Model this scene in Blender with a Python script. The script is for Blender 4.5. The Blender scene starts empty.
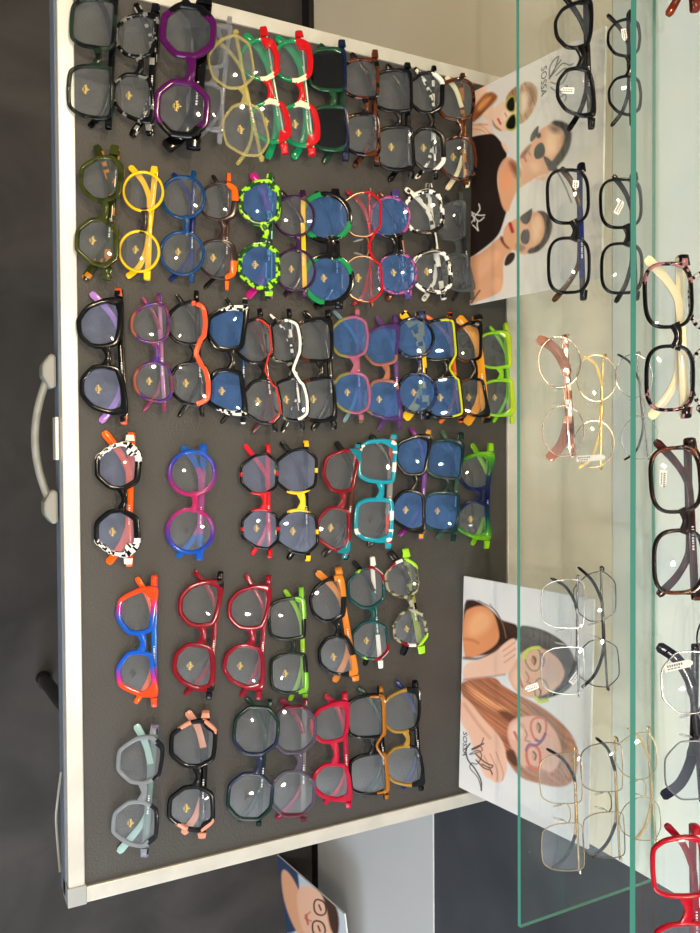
import bpy, math, random
import numpy as np
from mathutils import Vector, Matrix, noise
random.seed(7)
SC = bpy.context.scene
COL = SC.collection
# ------------------------------------------------------------------ camera
F = 820.0; CXP, CYP = 350.0, 466.5; CAMZ = 0.9
Yc = Vector((1550.0, -26.5, F)).normalized()
Nc = Vector((-434.0, -14.6, F)); Nc = (Nc - Yc * Nc.dot(Yc)).normalized()
Zc = -Nc
Xc = Yc.cross(Zc).normalized()
def cam2w(v): return Vector((Xc.dot(v), Yc.dot(v), Zc.dot(v)))
C0 = Vector((0, 0, CAMZ))
def ray(px, py): return cam2w(Vector((px - CXP, py - CYP, F)))
def at_z(px, py, z):
    d = ray(px, py); return C0 + d * ((z - CAMZ) / d.z)
def at_y(px, py, y):
    d = ray(px, py); return C0 + d * (y / d.y)
cam = bpy.data.cameras.new('camera'); cam.sensor_width = 36; cam.lens = F / 933 * 36; cam.clip_start = 0.02
co = bpy.data.objects.new('camera', cam); COL.objects.link(co)
r, u, b = cam2w(Vector((1, 0, 0))), cam2w(Vector((0, -1, 0))), cam2w(Vector((0, 0, -1)))
co.matrix_world = Matrix(((r.x, u.x, b.x, 0), (r.y, u.y, b.y, 0), (r.z, u.z, b.z, CAMZ), (0, 0, 0, 1)))
SC.camera = co

# ------------------------------------------------------------------ materials
def newmat(name):
    m = bpy.data.materials.new(name); m.use_nodes = True
    return m, m.node_tree.nodes, m.node_tree.links, m.node_tree.nodes['Principled BSDF']
def plain(name, col, rough=.5, metal=0.0, spec=.5, noise_amt=0, noise_scale=8, bump=0, bump_scale=200, col2=None, coat=0):
    m, N, L, P = newmat(name)
    P.inputs['Base Color'].default_value = (*col, 1); P.inputs['Roughness'].default_value = rough
    P.inputs['Metallic'].default_value = metal; P.inputs['Specular IOR Level'].default_value = spec
    P.inputs['Coat Weight'].default_value = coat
    tc = N.new('ShaderNodeTexCoord')
    if col2:
        n = N.new('ShaderNodeTexNoise'); n.inputs['Scale'].default_value = noise_scale; n.inputs['Detail'].default_value = 8
        n.inputs['Distortion'].default_value = .6
        L.new(tc.outputs['Object'], n.inputs['Vector'])
        cr = N.new('ShaderNodeValToRGB'); cr.color_ramp.elements[0].position = .38; cr.color_ramp.elements[1].position = .66
        cr.color_ramp.elements[0].color = (*col, 1); cr.color_ramp.elements[1].color = (*col2, 1)
        L.new(n.outputs['Fac'], cr.inputs['Fac']); L.new(cr.outputs['Color'], P.inputs['Base Color'])
    if bump:
        n2 = N.new('ShaderNodeTexNoise'); n2.inputs['Scale'].default_value = bump_scale; n2.inputs['Detail'].default_value = 3
        L.new(tc.outputs['Object'], n2.inputs['Vector'])
        bp = N.new('ShaderNodeBump'); bp.inputs['Strength'].default_value = bump; bp.inputs['Distance'].default_value = .001
        L.new(n2.outputs['Fac'], bp.inputs['Height']); L.new(bp.outputs['Normal'], P.inputs['Normal'])
    return m
def ior_both_sides(N, L, fr, ior):
    """a thin sheet reflects alike from its front and its back face"""
    g = N.new('ShaderNodeNewGeometry'); mr = N.new('ShaderNodeMapRange')
    mr.inputs['To Min'].default_value = ior; mr.inputs['To Max'].default_value = 1 / ior
    L.new(g.outputs['Backfacing'], mr.inputs['Value']); L.new(mr.outputs[0], fr.inputs['IOR'])
def attr_mat(name, rough, metal=0, alpha=1.0, spec=.24, gamma=1.25):
    m, N, L, P = newmat(name)
    a = N.new('ShaderNodeAttribute'); a.attribute_name = 'Col'
    g_ = N.new('ShaderNodeGamma'); g_.inputs[1].default_value = gamma; L.new(a.outputs['Color'], g_.inputs[0]); L.new(g_.outputs[0], P.inputs['Base Color'])
    P.inputs['Roughness'].default_value = rough; P.inputs['Metallic'].default_value = metal
    P.inputs['Specular IOR Level'].default_value = spec
    if alpha < 1:
        tr = N.new('ShaderNodeBsdfTransparent'); mix = N.new('ShaderNodeMixShader')
        mxc = N.new('ShaderNodeMixRGB'); mxc.inputs[0].default_value = .55; mxc.inputs[2].default_value = (1, 1, 1, 1)
        L.new(a.outputs['Color'], mxc.inputs[1]); L.new(mxc.outputs[0], tr.inputs['Color'])
        fr = N.new('ShaderNodeFresnel'); ior_both_sides(N, L, fr, 1.5)
        ad = N.new('ShaderNodeMath'); ad.operation = 'ADD'; ad.use_clamp = True; ad.inputs[1].default_value = alpha
        L.new(fr.outputs[0], ad.inputs[0]); L.new(ad.outputs[0], mix.inputs[0])
        L.new(tr.outputs[0], mix.inputs[1]); L.new(P.outputs[0], mix.inputs[2])
        L.new(mix.outputs[0], N['Material Output'].inputs['Surface'])
    return m
def glassy(name, tint, gloss=(1, 1, 1), ior=1.55, haze=0.0, haze_col=(1, 1, 1), rough=.02, boost=0.0):
    """thin clear sheet: what passes through, a Fresnel reflection and a little diffuse film"""
    m, N, L, P = newmat(name); N.remove(P)
    tr = N.new('ShaderNodeBsdfTransparent'); tr.inputs['Color'].default_value = (*tint, 1)
    gl = N.new('ShaderNodeBsdfGlossy'); gl.inputs['Color'].default_value = (*gloss, 1); gl.inputs['Roughness'].default_value = rough
    fr = N.new('ShaderNodeFresnel'); ior_both_sides(N, L, fr, ior)
    ad = N.new('ShaderNodeMath'); ad.operation = 'ADD'; ad.use_clamp = True; ad.inputs[1].default_value = boost
    L.new(fr.outputs[0], ad.inputs[0])
    mix = N.new('ShaderNodeMixShader'); L.new(ad.outputs[0], mix.inputs[0])
    if haze > 0:
        df = N.new('ShaderNodeBsdfDiffuse'); df.inputs['Color'].default_value = (*haze_col, 1)
        m2 = N.new('ShaderNodeMixShader')
        n = N.new('ShaderNodeTexNoise'); n.inputs['Scale'].default_value = 55; tc = N.new('ShaderNodeTexCoord')
        mr = N.new('ShaderNodeMapRange'); mr.inputs['From Min'].default_value = .35; mr.inputs['From Max'].default_value = .65
        mr.inputs['To Min'].default_value = haze * .6; mr.inputs['To Max'].default_value = haze * 1.3
        L.new(tc.outputs['Object'], n.inputs['Vector']); L.new(n.outputs['Fac'], mr.inputs['Value']); L.new(mr.outputs[0], m2.inputs[0])
        L.new(tr.outputs[0], m2.inputs[1]); L.new(df.outputs[0], m2.inputs[2]); L.new(m2.outputs[0], mix.inputs[1])
    else:
        L.new(tr.outputs[0], mix.inputs[1])
    L.new(gl.outputs[0], mix.inputs[2]); L.new(mix.outputs[0], N['Material Output'].inputs['Surface'])
    return m
M = {}
M['acetate'] = attr_mat('glossy_acetate', .13)
M['crystal'] = attr_mat('translucent_acetate', .12, alpha=.5)
M['clear'] = attr_mat('clear_acetate', .08, alpha=.2)
M['metal'] = attr_mat('coloured_metal', .24, metal=.85, spec=.5, gamma=1)
M['print'] = plain('gold_print', (.55, .38, .08), .4)
M['printk'] = plain('black_print', (.02, .02, .02), .5)
M['printw'] = plain('white_print', (.8, .8, .78), .6)
M['paper'] = plain('tag_paper', (.85, .8, .74), .7)
M['lens'] = glassy('clear_lens', (.96, .97, .97), (.93, .95, 1), 1.55, haze=.016, haze_col=(.8, .85, .95))
M['lens_lilac_refl'] = glassy('lilac_reflection_lens', (.9, .92, .97), (.8, .85, 1), 1.7, haze=.07, haze_col=(.42, .48, .72))  # lilac diffuse colour painted in for the ceiling and window reflected in the lens
M['lens_blue_refl'] = glassy('blue_reflection_lens', (.7, .82, 1), (.5, .7, 1), 1.7, haze=.17, haze_col=(.10, .22, .48))  # blue diffuse colour painted in for reflected window and sky
M['lens_dark'] = glassy('black_sun_lens', (.12, .12, .12), (1, 1, 1), 1.5, haze=.3, haze_col=(.01, .01, .01))
M['lens_brown'] = glassy('smoked_lens', (.45, .42, .4), (1, 1, 1), 1.5, haze=.1, haze_col=(.1, .08, .07))
M['lens_plain'] = glassy('demo_lens', (.97, .98, .97), (1, 1, 1), 1.5)

# ------------------------------------------------------------------ object helpers
def tag(o, label, cat, group=None, kind=None):
    if label: o['label'] = label
    if cat: o['category'] = cat
    if group: o['group'] = group
    if kind: o['kind'] = kind
    return o
def empty(name, loc, label, cat, group=None, rz=0):
    o = bpy.data.objects.new(name, None); o.empty_display_size = .02; COL.objects.link(o)
    o.location = loc; o.rotation_euler = (0, 0, rz)
    return tag(o, label, cat, group)
class MB:
    """collects verts and faces of one mesh; faces may carry a colour and a material slot"""
    def __init__(s): s.v = []; s.f = []; s.c = []; s.m = []
    def add(s, vs, fs, col=None, mi=0):
        o = len(s.v); s.v += [tuple(p) for p in vs]
        for f in fs:
            s.f.append([i + o for i in f]); s.m.append(mi)
            if callable(col):
                cx = sum(vs[i][0] for i in f) / len(f); cy = sum(vs[i][1] for i in f) / len(f)
                s.c.append(col(cx, cy))
            else: s.c.append(col or (1, 1, 1))
        return s
    def box(s, x0, x1, y0, y1, z0, z1, col=None, mi=0):
        v = [(x, y, z) for z in (z0, z1) for y in (y0, y1) for x in (x0, x1)]
        return s.add(v, [(0, 2, 3, 1), (4, 5, 7, 6), (0, 1, 5, 4), (2, 6, 7, 3), (0, 4, 6, 2), (1, 3, 7, 5)], col, mi)
    def loft(s, rings, col=None, caps=True, closed=False, mi=0):
        n = len(rings[0]); vs = [p for rg in rings for p in rg]; fs = []
        m = len(rings)
        for i in range(m if closed else m - 1):
            for j in range(n):
                a = i * n + j; b_ = i * n + (j + 1) % n; c = ((i + 1) % m) * n + (j + 1) % n; d = ((i + 1) % m) * n + j
                fs.append((a, b_, c, d))
        if caps and not closed: fs.append(tuple(range(n))[::-1]); fs.append(tuple((m - 1) * n + j for j in range(n)))
        return s.add(vs, fs, col, mi)
    def tube(s, pts, rad, n=8, col=None, mi=0, flat=None, up=Vector((0, 1, 0))):
        pts = [Vector(p) for p in pts]; rings = []
        for i, p in enumerate(pts):
            t = (pts[min(i + 1, len(pts) - 1)] - pts[max(i - 1, 0)]).normalized()
            uu = up if abs(t.dot(up)) < .95 else Vector((1, 0, 0)) if abs(t.x) < .9 else Vector((0, 0, 1))
            A = (uu - t * uu.dot(t)).normalized(); B = t.cross(A)
            rr = rad[i] if isinstance(rad, list) else rad
            ra, rb = (rr if isinstance(rr, tuple) else (rr, rr))
            e = .62 if flat else 1
            ring = []
            for k in range(n):
                a = 2 * math.pi * (k + .5) / n; ca, sa = math.cos(a), math.sin(a)
                ca = math.copysign(abs(ca) ** e, ca); sa = math.copysign(abs(sa) ** e, sa)
                ring.append(p + A * ra * ca + B * rb * sa)
            rings.append(ring)
        return s.loft(rings, col, mi=mi)
    def build(s, name, mats, parent=None, smooth=True, xf=None, bevel=0):
        me = bpy.data.meshes.new(name)
        vs = [tuple(xf(Vector(p))) for p in s.v] if xf else s.v
        me.from_pydata(vs, [], s.f); me.update()
        mats = mats if isinstance(mats, (list, tuple)) else [mats]
        for m in mats: me.materials.append(m)
        ca = me.color_attributes.new('Col', 'FLOAT_COLOR', 'CORNER')
        buf = np.ones((len(me.loops), 4), dtype=np.float32); k = 0
        for pi, f in enumerate(s.f):
            buf[k:k + len(f), :3] = s.c[pi]; k += len(f)
        ca.data.foreach_set('color', buf.ravel())
        me.polygons.foreach_set('material_index', s.m)
        if smooth:
            me.polygons.foreach_set('use_smooth', [True] * len(me.polygons))
            try: me.set_sharp_from_angle(angle=math.radians(40))
            except Exception: pass
        o = bpy.data.objects.new(name, me); COL.objects.link(o)
        if parent: o.parent = parent
        if bevel:
            bv = o.modifiers.new('bevel', 'BEVEL'); bv.width = bevel; bv.segments = 2; bv.limit_method = 'ANGLE'
        return o
def cat_rom(pts, k=6):
    P = [Vector(p) for p in pts]; out = []
    for i in range(len(P) - 1):
        a, b_, c, d = P[max(i - 1, 0)], P[i], P[i + 1], P[min(i + 2, len(P) - 1)]
        for j in range(k):
            t = j / k
            out.append(.5 * ((2 * b_) + (c - a) * t + (2 * a - 5 * b_ + 4 * c - d) * t * t + (3 * b_ - a - 3 * c + d) * t ** 3))
    out.append(P[-1]); return out
def chaikin(P, n, q=.25):
    for _ in range(n):
        Q = []
        for i in range(len(P)):
            a, b_ = P[i], P[(i + 1) % len(P)]
            Q.append((a[0] * (1 - q) + b_[0] * q, a[1] * (1 - q) + b_[1] * q)); Q.append((a[0] * q + b_[0] * (1 - q), a[1] * q + b_[1] * (1 - q)))
        P = Q
    return P

# ------------------------------------------------------------------ spectacles
SHAPES = {
 'cat': [(-.98, .05), (-.85, .72), (-.3, .92), (.45, 1.0), (1.1, 1.0), (1.08, .25), (.8, -.6), (.25, -1.05), (-.45, -1.0), (-.92, -.5)],
 'cats': [(-1.02, .1), (-.85, .85), (0, .95), (1.12, 1.15), (1.1, .2), (.62, -1.0), (-.3, -1.08), (-.95, -.5)],
 'hex': [(-1.1, .25), (-.72, .98), (.62, 1.06), (1.12, .45), (1.0, -.3), (.45, -1.08), (-.5, -1.06), (-1.04, -.4)],
 'oct': [(-1.05, .4), (-.5, 1.05), (.5, 1.05), (1.08, .5), (1.08, -.45), (.5, -1.05), (-.5, -1.05), (-1.05, -.45)],
 'panto': [(-1.0, .25), (-.75, .9), (0, 1.06), (.8, .98), (1.08, .35), (.9, -.45), (.4, -1.0), (-.3, -1.05), (-.85, -.6)],
 'avi': [(-.9, .6), (-.5, 1.0), (.5, 1.05), (1.1, .75), (1.05, -.1), (.6, -.95), (-.1, -1.08), (-.7, -.7), (-1.0, 0)],
 'squ': [(-1.05, .4), (-.98, .98), (0, 1.02), (.98, 1.05), (1.1, .4), (1.0, -.5), (.7, -1.0), (0, -1.05), (-.75, -1.0), (-1.0, -.45)],
}
def outline(kind, w, h, N=64):
    if kind == 'round': P = [(math.cos(a), math.sin(a)) for a in np.linspace(0, 2 * math.pi, 120, endpoint=False)]
    elif kind == 'rect': P = [(math.copysign(abs(math.cos(a)) ** .62, math.cos(a)), math.copysign(abs(math.sin(a)) ** .62, math.sin(a))) for a in np.linspace(0, 2 * math.pi, 160, endpoint=False)]
    else: P = chaikin(chaikin(SHAPES[kind], 1, .13 if kind in ('hex', 'oct') else .17), 2)
    P = [(x * w / 2, y * h / 2) for x, y in P]
    if kind not in ('round', 'rect'):       # fit the box
        xs = [p[0] for p in P]; ys = [p[1] for p in P]
        sx = w / (max(xs) - min(xs)); sy = h / (max(ys) - min(ys)); ox = (max(xs) + min(xs)) / 2; oy = (max(ys) + min(ys)) / 2
        P = [((x - ox) * sx, (y - oy) * sy) for x, y in P]
    A = np.array(P + [P[0]]); d = np.r_[0, np.cumsum(np.hypot(*np.diff(A, axis=0).T))]
    t = np.linspace(0, d[-1], N, endpoint=False)
    return np.c_[np.interp(t, d, A[:, 0]), np.interp(t, d, A[:, 1])]
def nz(x, y, sc, seed=0): return noise.noise(Vector((x / sc + seed, y / sc - seed * .7, seed * 1.3))) * .5 + .5
def painter(base, rules, seed):
    def f(x, y):
        c = base; ax = abs(x)
        for r_ in rules:
            k = r_[0]
            if k == 'top' and y > r_[1]: c = r_[2]
            elif k == 'bot' and y < r_[1]: c = r_[2]
            elif k == 'outer' and ax > r_[1]: c = r_[2]
            elif k == 'inner' and ax < r_[1]: c = r_[2]
            elif k == 'corner' and ax + y > r_[1]: c = r_[2]
            elif k == 'band' and r_[1] < ax < r_[2] and y > r_[3]: c = r_[4]
            elif k == 'bandb' and r_[1] < ax < r_[2] and y < r_[3]: c = r_[4]
            elif k == 'grad':
                st = r_[1]
                if ax <= st[0][0]: c = st[0][1]
                elif ax >= st[-1][0]: c = st[-1][1]
                else:
                    for (a, ca), (b_, cb) in zip(st, st[1:]):
                        if a <= ax <= b_:
                            t = (ax - a) / (b_ - a); c = tuple(p * (1 - t) + q * t for p, q in zip(ca, cb))
            elif k == 'speck' and nz(x, y, r_[2], seed) > r_[3]: c = r_[1]
            elif k == 'zebra' and ax > r_[3] and (math.atan2(y, ax - 34) * 20 % r_[2]) < r_[2] / 2: c = r_[1]
            elif k == 'zebx' and ax > r_[3] and (ax % r_[2]) < r_[2] / 2: c = r_[1]
        return c
    return f
BK = (.006, .006, .007); WH = (.75, .73, .68); RED = (.5, .01, .018); CRIM = (.24, .005, .022); ORG = (.85, .16, .012); YEL = (.85, .55, .02)
TEAL = (.01, .22, .27); BLU = (.01, .09, .35); LBL = (.03, .2, .62); PUR = (.12, .02, .2); PLU = (.12, .01, .12); LIM = (.35, .62, .03); GRN = (.01, .2, .07)
DGR = (.015, .045, .03); OLV = (.05, .06, .012); BRN = (.12, .035, .01); AMB = (.45, .2, .03); GLD = (.7, .5, .2); SIL = (.55, .55, .57); GRY = (.25, .25, .27)
PNK = (.65, .08, .22); PEA = (.7, .35, .24); CLR = (.7, .72, .74); LILAC = (.35, .22, .5); NVY = (.01, .02, .06); ROSE = (.5, .27, .2); IVO = (.8, .72, .5)
MM = .001
def spectacles(name, p1, p2, zs, label, group, shape='cat', w=50, h=40, rim=3, wing=0, top=0, base=BK, rules=(), mat='acetate', lens='lens',
               tc=None, trules=(), tt=None, tw=5, tmat=None, wire=False, brow=None, browr=1.7, mark='g', tilt=22, yb=5, bh=3, bcol=None, tagp=None, pads=None,
               lift=0, print_=True, spread=0, D=68.0):
    root = empty(name, (0, 0, 0), label, 'glasses', group)
    est = (at_z(p2[0], p2[1], zs + .02) - at_z(p1[0], p1[1], zs + .02)).length / (D * MM)
    seed = (p1[0] * 7.3 + p1[1]) % 50
    tc = tc or base; tt = tt or tc; tmat = tmat or mat
    if wire or zs > 0: h *= 1.06
    else: h *= 1.12; w = min(w * 1.04, D - 12.5); rim *= 1.1
    out = outline(shape, w, h)
    rj = random.Random(int(p1[0] * 31 + p1[1] * 17)); jy = [rj.uniform(-2.5, 2.5) for _ in range(2)]; je = [rj.uniform(-3, 1.5) for _ in range(2)]
    N = len(out)
    wrap = lambda x: -.0009 * x * x
    col = painter(base, rules, seed)
    parts = []
    # --- front
    fr = MB()
    th_all = []
    nrm = []
    for i in range(N):
        t = out[(i + 1) % N] - out[i - 1]; nn = np.array([t[1], -t[0]]); nn /= np.hypot(*nn); nrm.append(nn)
    thick = []
    for i, (x, y) in enumerate(out):
        a = math.atan2(y / h, x / w)
        thick.append(rim + top * max(0, math.sin(a)) + wing * math.exp(-((a - .72) / .33) ** 2))
    for sgn in (-1, 1):
        rings = []
        for i, (x, y) in enumerate(out):
            n = nrm[i]; t = thick[i]; X = lambda s_: sgn * (D / 2 + x + n[0] * s_); Y_ = lambda s_: y + n[1] * s_
            if wire:
                rg = [(X(t / 2 + t / 2 * math.cos(a)), Y_(t / 2 + t / 2 * math.cos(a)), wrap(abs(X(0))) + t / 2 * math.sin(a)) for a in np.linspace(0, 2 * math.pi, 6, endpoint=False)]
            else:
                zz = wrap(abs(X(t / 2)))
                rg = [(X(-.3), Y_(-.3), zz - 1.6), (X(-.3), Y_(-.3), zz + .7), (X(.5), Y_(.5), zz + 1.6), (X(t * .5), Y_(t * .5), zz + 1.8), (X(t - .7), Y_(t - .7), zz + 1.5), (X(t), Y_(t), zz + .6), (X(t), Y_(t), zz - 1.6)]
            rings.append(rg if sgn > 0 else rg[::-1])
        fr.loft(rings, col, closed=True)
    gi = D / 2 - w / 2
    hw = D / 2 + w / 2 + rim
    xi = gi + .6
    if wire:
        fr.tube(cat_rom([(-xi, yb, 0), (-gi * .55, yb + 2.2, 1.2), (gi * .55, yb + 2.2, 1.2), (xi, yb, 0)], 4), rim * .55, 6, base)
    else:
        fr.tube(cat_rom([(-xi - 1.0, yb - 1, -.2), (-gi * .55, yb + 1.2, .2), (0, yb + 1.8, .3), (gi * .55, yb + 1.2, .2), (xi + 1.0, yb - 1, -.2)], 4),
                [(bh + 1.6 * abs(k - 8) / 8, 1.7) for k in range(17)], 8, (lambda x, y: bcol) if bcol else col, flat=True)
    yh = h * (.40 if shape in ('cat', 'cats', 'squ', 'avi', 'rect') else .24)
    hx = D / 2 + max(x for x, y in out if abs(y - yh) < h * .12)
    ext = min(6.5, max(1.4, 71 / est - hx - rim - 1)) if not wire else 1.5
    for sgn in (-1, 1):
        if wire: fr.tube([(sgn * (hx), yh, wrap(hx)), (sgn * (hx + 3), yh, wrap(hx) - .3), (sgn * (hx + 3.4), yh, -7)], .9, 6, base)
        else: fr.tube([(sgn * (hx + 1), yh, wrap(hx) - .2), (sgn * (hx + rim + ext * .6), yh, wrap(hx) - .3), (sgn * (hx + rim + ext), yh, wrap(hx) - 1.4), (sgn * (hx + rim + ext + .4), yh, -7.5)], [(max(3.2, tw * .6), 1.6), (max(2.8, tw * .5), 1.6), (max(2.4, tw * .5), 1.5), (max(2.4, tw * .5), 1.4)], 8, col, flat=True)
    parts.append(('front_frame', fr, [M['metal' if wire and mat == 'acetate' else mat]], None))
    # --- lenses
    for sgn in (-1, 1):
        ln = MB(); vs = []; fs = []
        for side, dz in ((0, .1), (1, -1.1)):
            for q in (.35, .7, 1.0):
                for x, y in out:
                    vs.append((sgn * (D / 2 + x * q), y * q, wrap(D / 2 + x * q) + dz + .9 * (1 - q * q)))
            vs.append((sgn * D / 2, 0, wrap(D / 2) + dz + .9))
        blk = 3 * N + 1
        for side in (0, 1):
            o = side * blk
            for i in range(N):
                j = (i + 1) % N
                tri = (o + blk - 1, o + i, o + j); q1 = (o + i, o + N + i, o + N + j, o + j); q2 = (o + N + i, o + 2 * N + i, o + 2 * N + j, o + N + j)
                for f in (tri, q1, q2): fs.append(f if (side == 0) == (sgn > 0) else f[::-1])
        for i in range(N):
            j = (i + 1) % N; f = (2 * N + i, blk + 2 * N + i, blk + 2 * N + j, 2 * N + j); fs.append(f if sgn > 0 else f[::-1])
        ln.add(vs, fs)
        parts.append(('lens', ln, [M[lens]], None))
    # --- temples, folded behind the front
    tcol = painter(tc, trules, seed + 3)
    for sgn, off in ((1, 0), (-1, 4.2)):
        tm = MB(); H = hx + rim + ext + .3
        if wire: H = hx + 3.2
        z0 = -8.5 - off; q0 = jy[sgn > 0]; q1 = je[sgn > 0]
        path = cat_rom([(sgn * H, yh, -6.8), (sgn * (H - 1.2), yh, z0 + .6), (sgn * (H - 8), yh, z0), (sgn * 20, yh - .5 - spread * .3, z0), (-sgn * 20, yh - 1 - spread, z0 - .3), (-sgn * 34, yh - 3.5 - spread, z0 - .8),
                        (-sgn * 50, yh - 11 - spread + q0, z0 - 1.2), (-sgn * (H + q1), yh - 24 - spread + q0 * 2, z0 - 1.2)], 5)
        n = len(path)
        rad = []
        for k in range(n):
            s_ = k / (n - 1); wd = tw / 2
            if wire: wd = tw / 2 * (.55 if s_ < .6 else .8)
            else: wd *= (1.05 - .25 * s_ + (.3 * max(0, s_ - .8) / .2))
            if k == n - 1: wd *= .6
            rad.append((wd, 1.3 if not wire else (.8 if s_ < .6 else 1.0)))
        cut = int(n * .62)
        if tt != tc or wire:
            tm.tube(path[:cut + 1], rad[:cut + 1], 8, tcol, flat=True)
            tp = MB(); tp.tube(path[cut:], rad[cut:], 8, tt, flat=True)
            parts.append(('temple', tm, [M['metal' if wire else tmat]], None)); parts.append(('temple_tip', tp, [M['acetate']], 'P'))
        else:
            tm.tube(path, rad, 8, tcol, flat=True); parts.append(('temple', tm, [M[tmat]], None))
        if print_ and sgn > 0 and not wire:
            pr = MB()
            for k in range(9):
                x = 6 + k * 2.3; pr.box(x, x + (1.5 if k % 3 else .8), yh - 1.2, yh + .4, z0 + 1.28, z0 + 1.4)
            parts.append(('lettering', pr, [M['printw']], 'P'))
    # --- nose pads
    if pads if pads is not None else wire:
        for sgn in (-1, 1):
            pd = MB(); cx_, cy_ = sgn * (gi - 2.2), -2.5
            rings = [[(cx_ + sgn * .28 * yy + 1.0 * math.cos(a) * q, cy_ + yy, -3.5 + 1.9 * math.sin(a) * q) for a in np.linspace(0, 2 * math.pi, 8, endpoint=False)]
                     for yy, q in ((-5.5, .2), (-4.5, .8), (-2, 1.1), (1, 1.1), (3.6, .8), (4.6, .2))]
            pd.loft(rings, CLR)
            pd.tube([(cx_, cy_ + 1, -3.5), (cx_ + sgn * 1.0, cy_ + 4, -4.5), (sgn * (gi + .4), yb - 1, -.8)], .45, 5, base)
            parts.append(('nose_pad', pd, [M['clear']], None))
    # --- printed emblem on the right-hand demo lens
    if mark:
        em = MB(); cx_, cy_ = D / 2 - 1, -h * .12
        zf = wrap(D / 2) + 1.15
        for a in range(5):
            an = math.radians(90 + (a - 2) * 34); ln_ = 4.2 if a % 2 == 0 else 3.0
            tx, ty = math.cos(an), math.sin(an)
            em.add([(cx_ + tx * 1 - ty * .3, cy_ + ty * 1 + tx * .3, zf), (cx_ + tx * 1 + ty * .3, cy_ + ty * 1 - tx * .3, zf), (cx_ + tx * ln_ + ty * .55, cy_ + ty * ln_ - tx * .55, zf), (cx_ + tx * (ln_ + 1), cy_ + ty * (ln_ + 1), zf), (cx_ + tx * ln_ - ty * .55, cy_ + ty * ln_ + tx * .55, zf)], [(0, 1, 2, 3, 4)])
        for yy, ww in ((-.8, 2.4), (-1.9, 1.6)): em.box(cx_ - ww, cx_ + ww, cy_ + yy - .2, cy_ + yy + .2, zf - .05, zf + .05)
        for xx in (-3.6, 3.6): em.box(cx_ + xx - .35, cx_ + xx + .35, cy_ - .4, cy_ + 1.0, zf - .05, zf + .05)
        parts.append(('emblem', em, [M['print' if mark == 'g' else 'printk']], 'L'))
    if brow:
        br = MB(); up = []
        for i in range(N):
            x, y = out[i]; a = math.atan2(y, x)
            if .15 < a < 2.55: up.append((a, x + nrm[i][0] * (rim - .3), y + nrm[i][1] * (rim - .3)))
        up.sort()
        right = [(D / 2 + x, y, wrap(D / 2 + x) + 1.9) for a, x, y in up][::-1]
        left = [(-x, y, z) for x, y, z in right][::-1]
        mid = [(-gi * .3, right[0][1] - 5.5, 1.8), (gi * .3, right[0][1] - 5.5, 1.8)]
        path = left[::2] + mid + right[::2]
        br.tube(cat_rom(path, 2), (browr, 1.2), 6, brow)
        parts.append(('brow_bar', br, [M['acetate']], None))
    if tagp:
        sx = tagp[0]; tg = MB(); x0, y0, ln_, an = tagp[1:5]
        ca, sa = math.cos(math.radians(an)), math.sin(math.radians(an))
        def q(a, b_, z): return (x0 + a * ca - b_ * sa, y0 + a * sa + b_ * ca, z)
        zt = 3.2 if sx == 'f' else -6.2
        tg.add([q(0, -3, zt), q(ln_ - 3, -3, zt), q(ln_, -1, zt), q(ln_, 1, zt), q(ln_ - 3, 3, zt), q(0, 3, zt)] + [q(0, -3, zt - .4), q(ln_ - 3, -3, zt - .4), q(ln_, -1, zt - .4), q(ln_, 1, zt - .4), q(ln_ - 3, 3, zt - .4), q(0, 3, zt - .4)],
               [(0, 1, 2, 3, 4, 5), (11, 10, 9, 8, 7, 6)] + [((i + 1) % 6, i, i + 6, (i + 1) % 6 + 6) for i in range(6)])
        for k in range(7):
            a = 2 + k * 1.8
            tg.add([q(a, .2, zt + .08), q(a + 1.1, .2, zt + .08), q(a + 1.1, 1.9, zt + .08), q(a, 1.9, zt + .08)], [(0, 1, 2, 3)], mi=1)
        for k in range(4):
            a = 2 + k * 2.6
            tg.add([q(a, -1.7, zt + .08), q(a + 1.9, -1.7, zt + .08), q(a + 1.9, -.8, zt + .08), q(a, -.8, zt + .08)], [(0, 1, 2, 3)], mi=1)
        parts.append(('price_tag', tg, [M['paper'], M['printk']], None))
    # --- pose: tilt on the folded temples, drop on the surface, place
    R = Matrix.Rotation(math.radians(tilt), 3, 'X')
    mz = min((R @ Vector(v)).z for n_, mb, ms, k in parts for v in mb.v) * MM
    for it in range(3):
        k0 = it
        zc = zs + (0 if it == 0 else -mz * scale) + lift
        a, b_ = at_z(p1[0], p1[1], zc), at_z(p2[0], p2[1], zc)
        scale = (b_ - a).length / (D * MM)
    mid = (a + b_) / 2; yaw = math.atan2((b_ - a).y, (b_ - a).x)
    root.location = (mid.x, mid.y, zs + lift + .0004); root.rotation_euler = (0, 0, yaw)
    sc_ = scale * MM
    def xf(v):
        q_ = R @ v; return Vector((q_.x * sc_, q_.y * sc_, q_.z * sc_ - mz * scale))
    last = {}
    for n_, mb, ms, k in parts:
        par = root
        if k == 'P': par = last.get('temple', root)
        if k == 'L': par = last['lens']
        o = mb.build(n_, ms, par, xf=xf)
        last[n_] = o
        if n_ == 'price_tag': o['label'] = 'white paper price tag'
        if n_ == 'emblem': o['label'] = 'gold printed emblem' if mark == 'g' else 'black printed emblem'
    return root, scale
S = spectacles
HALF = 'glasses laid out on the grey display board'
def T(name, x1, y1, x2, y2, label, **k):
    return S(name, (x1, y1), (x2, y2), 0.0, label, HALF, **k)
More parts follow.
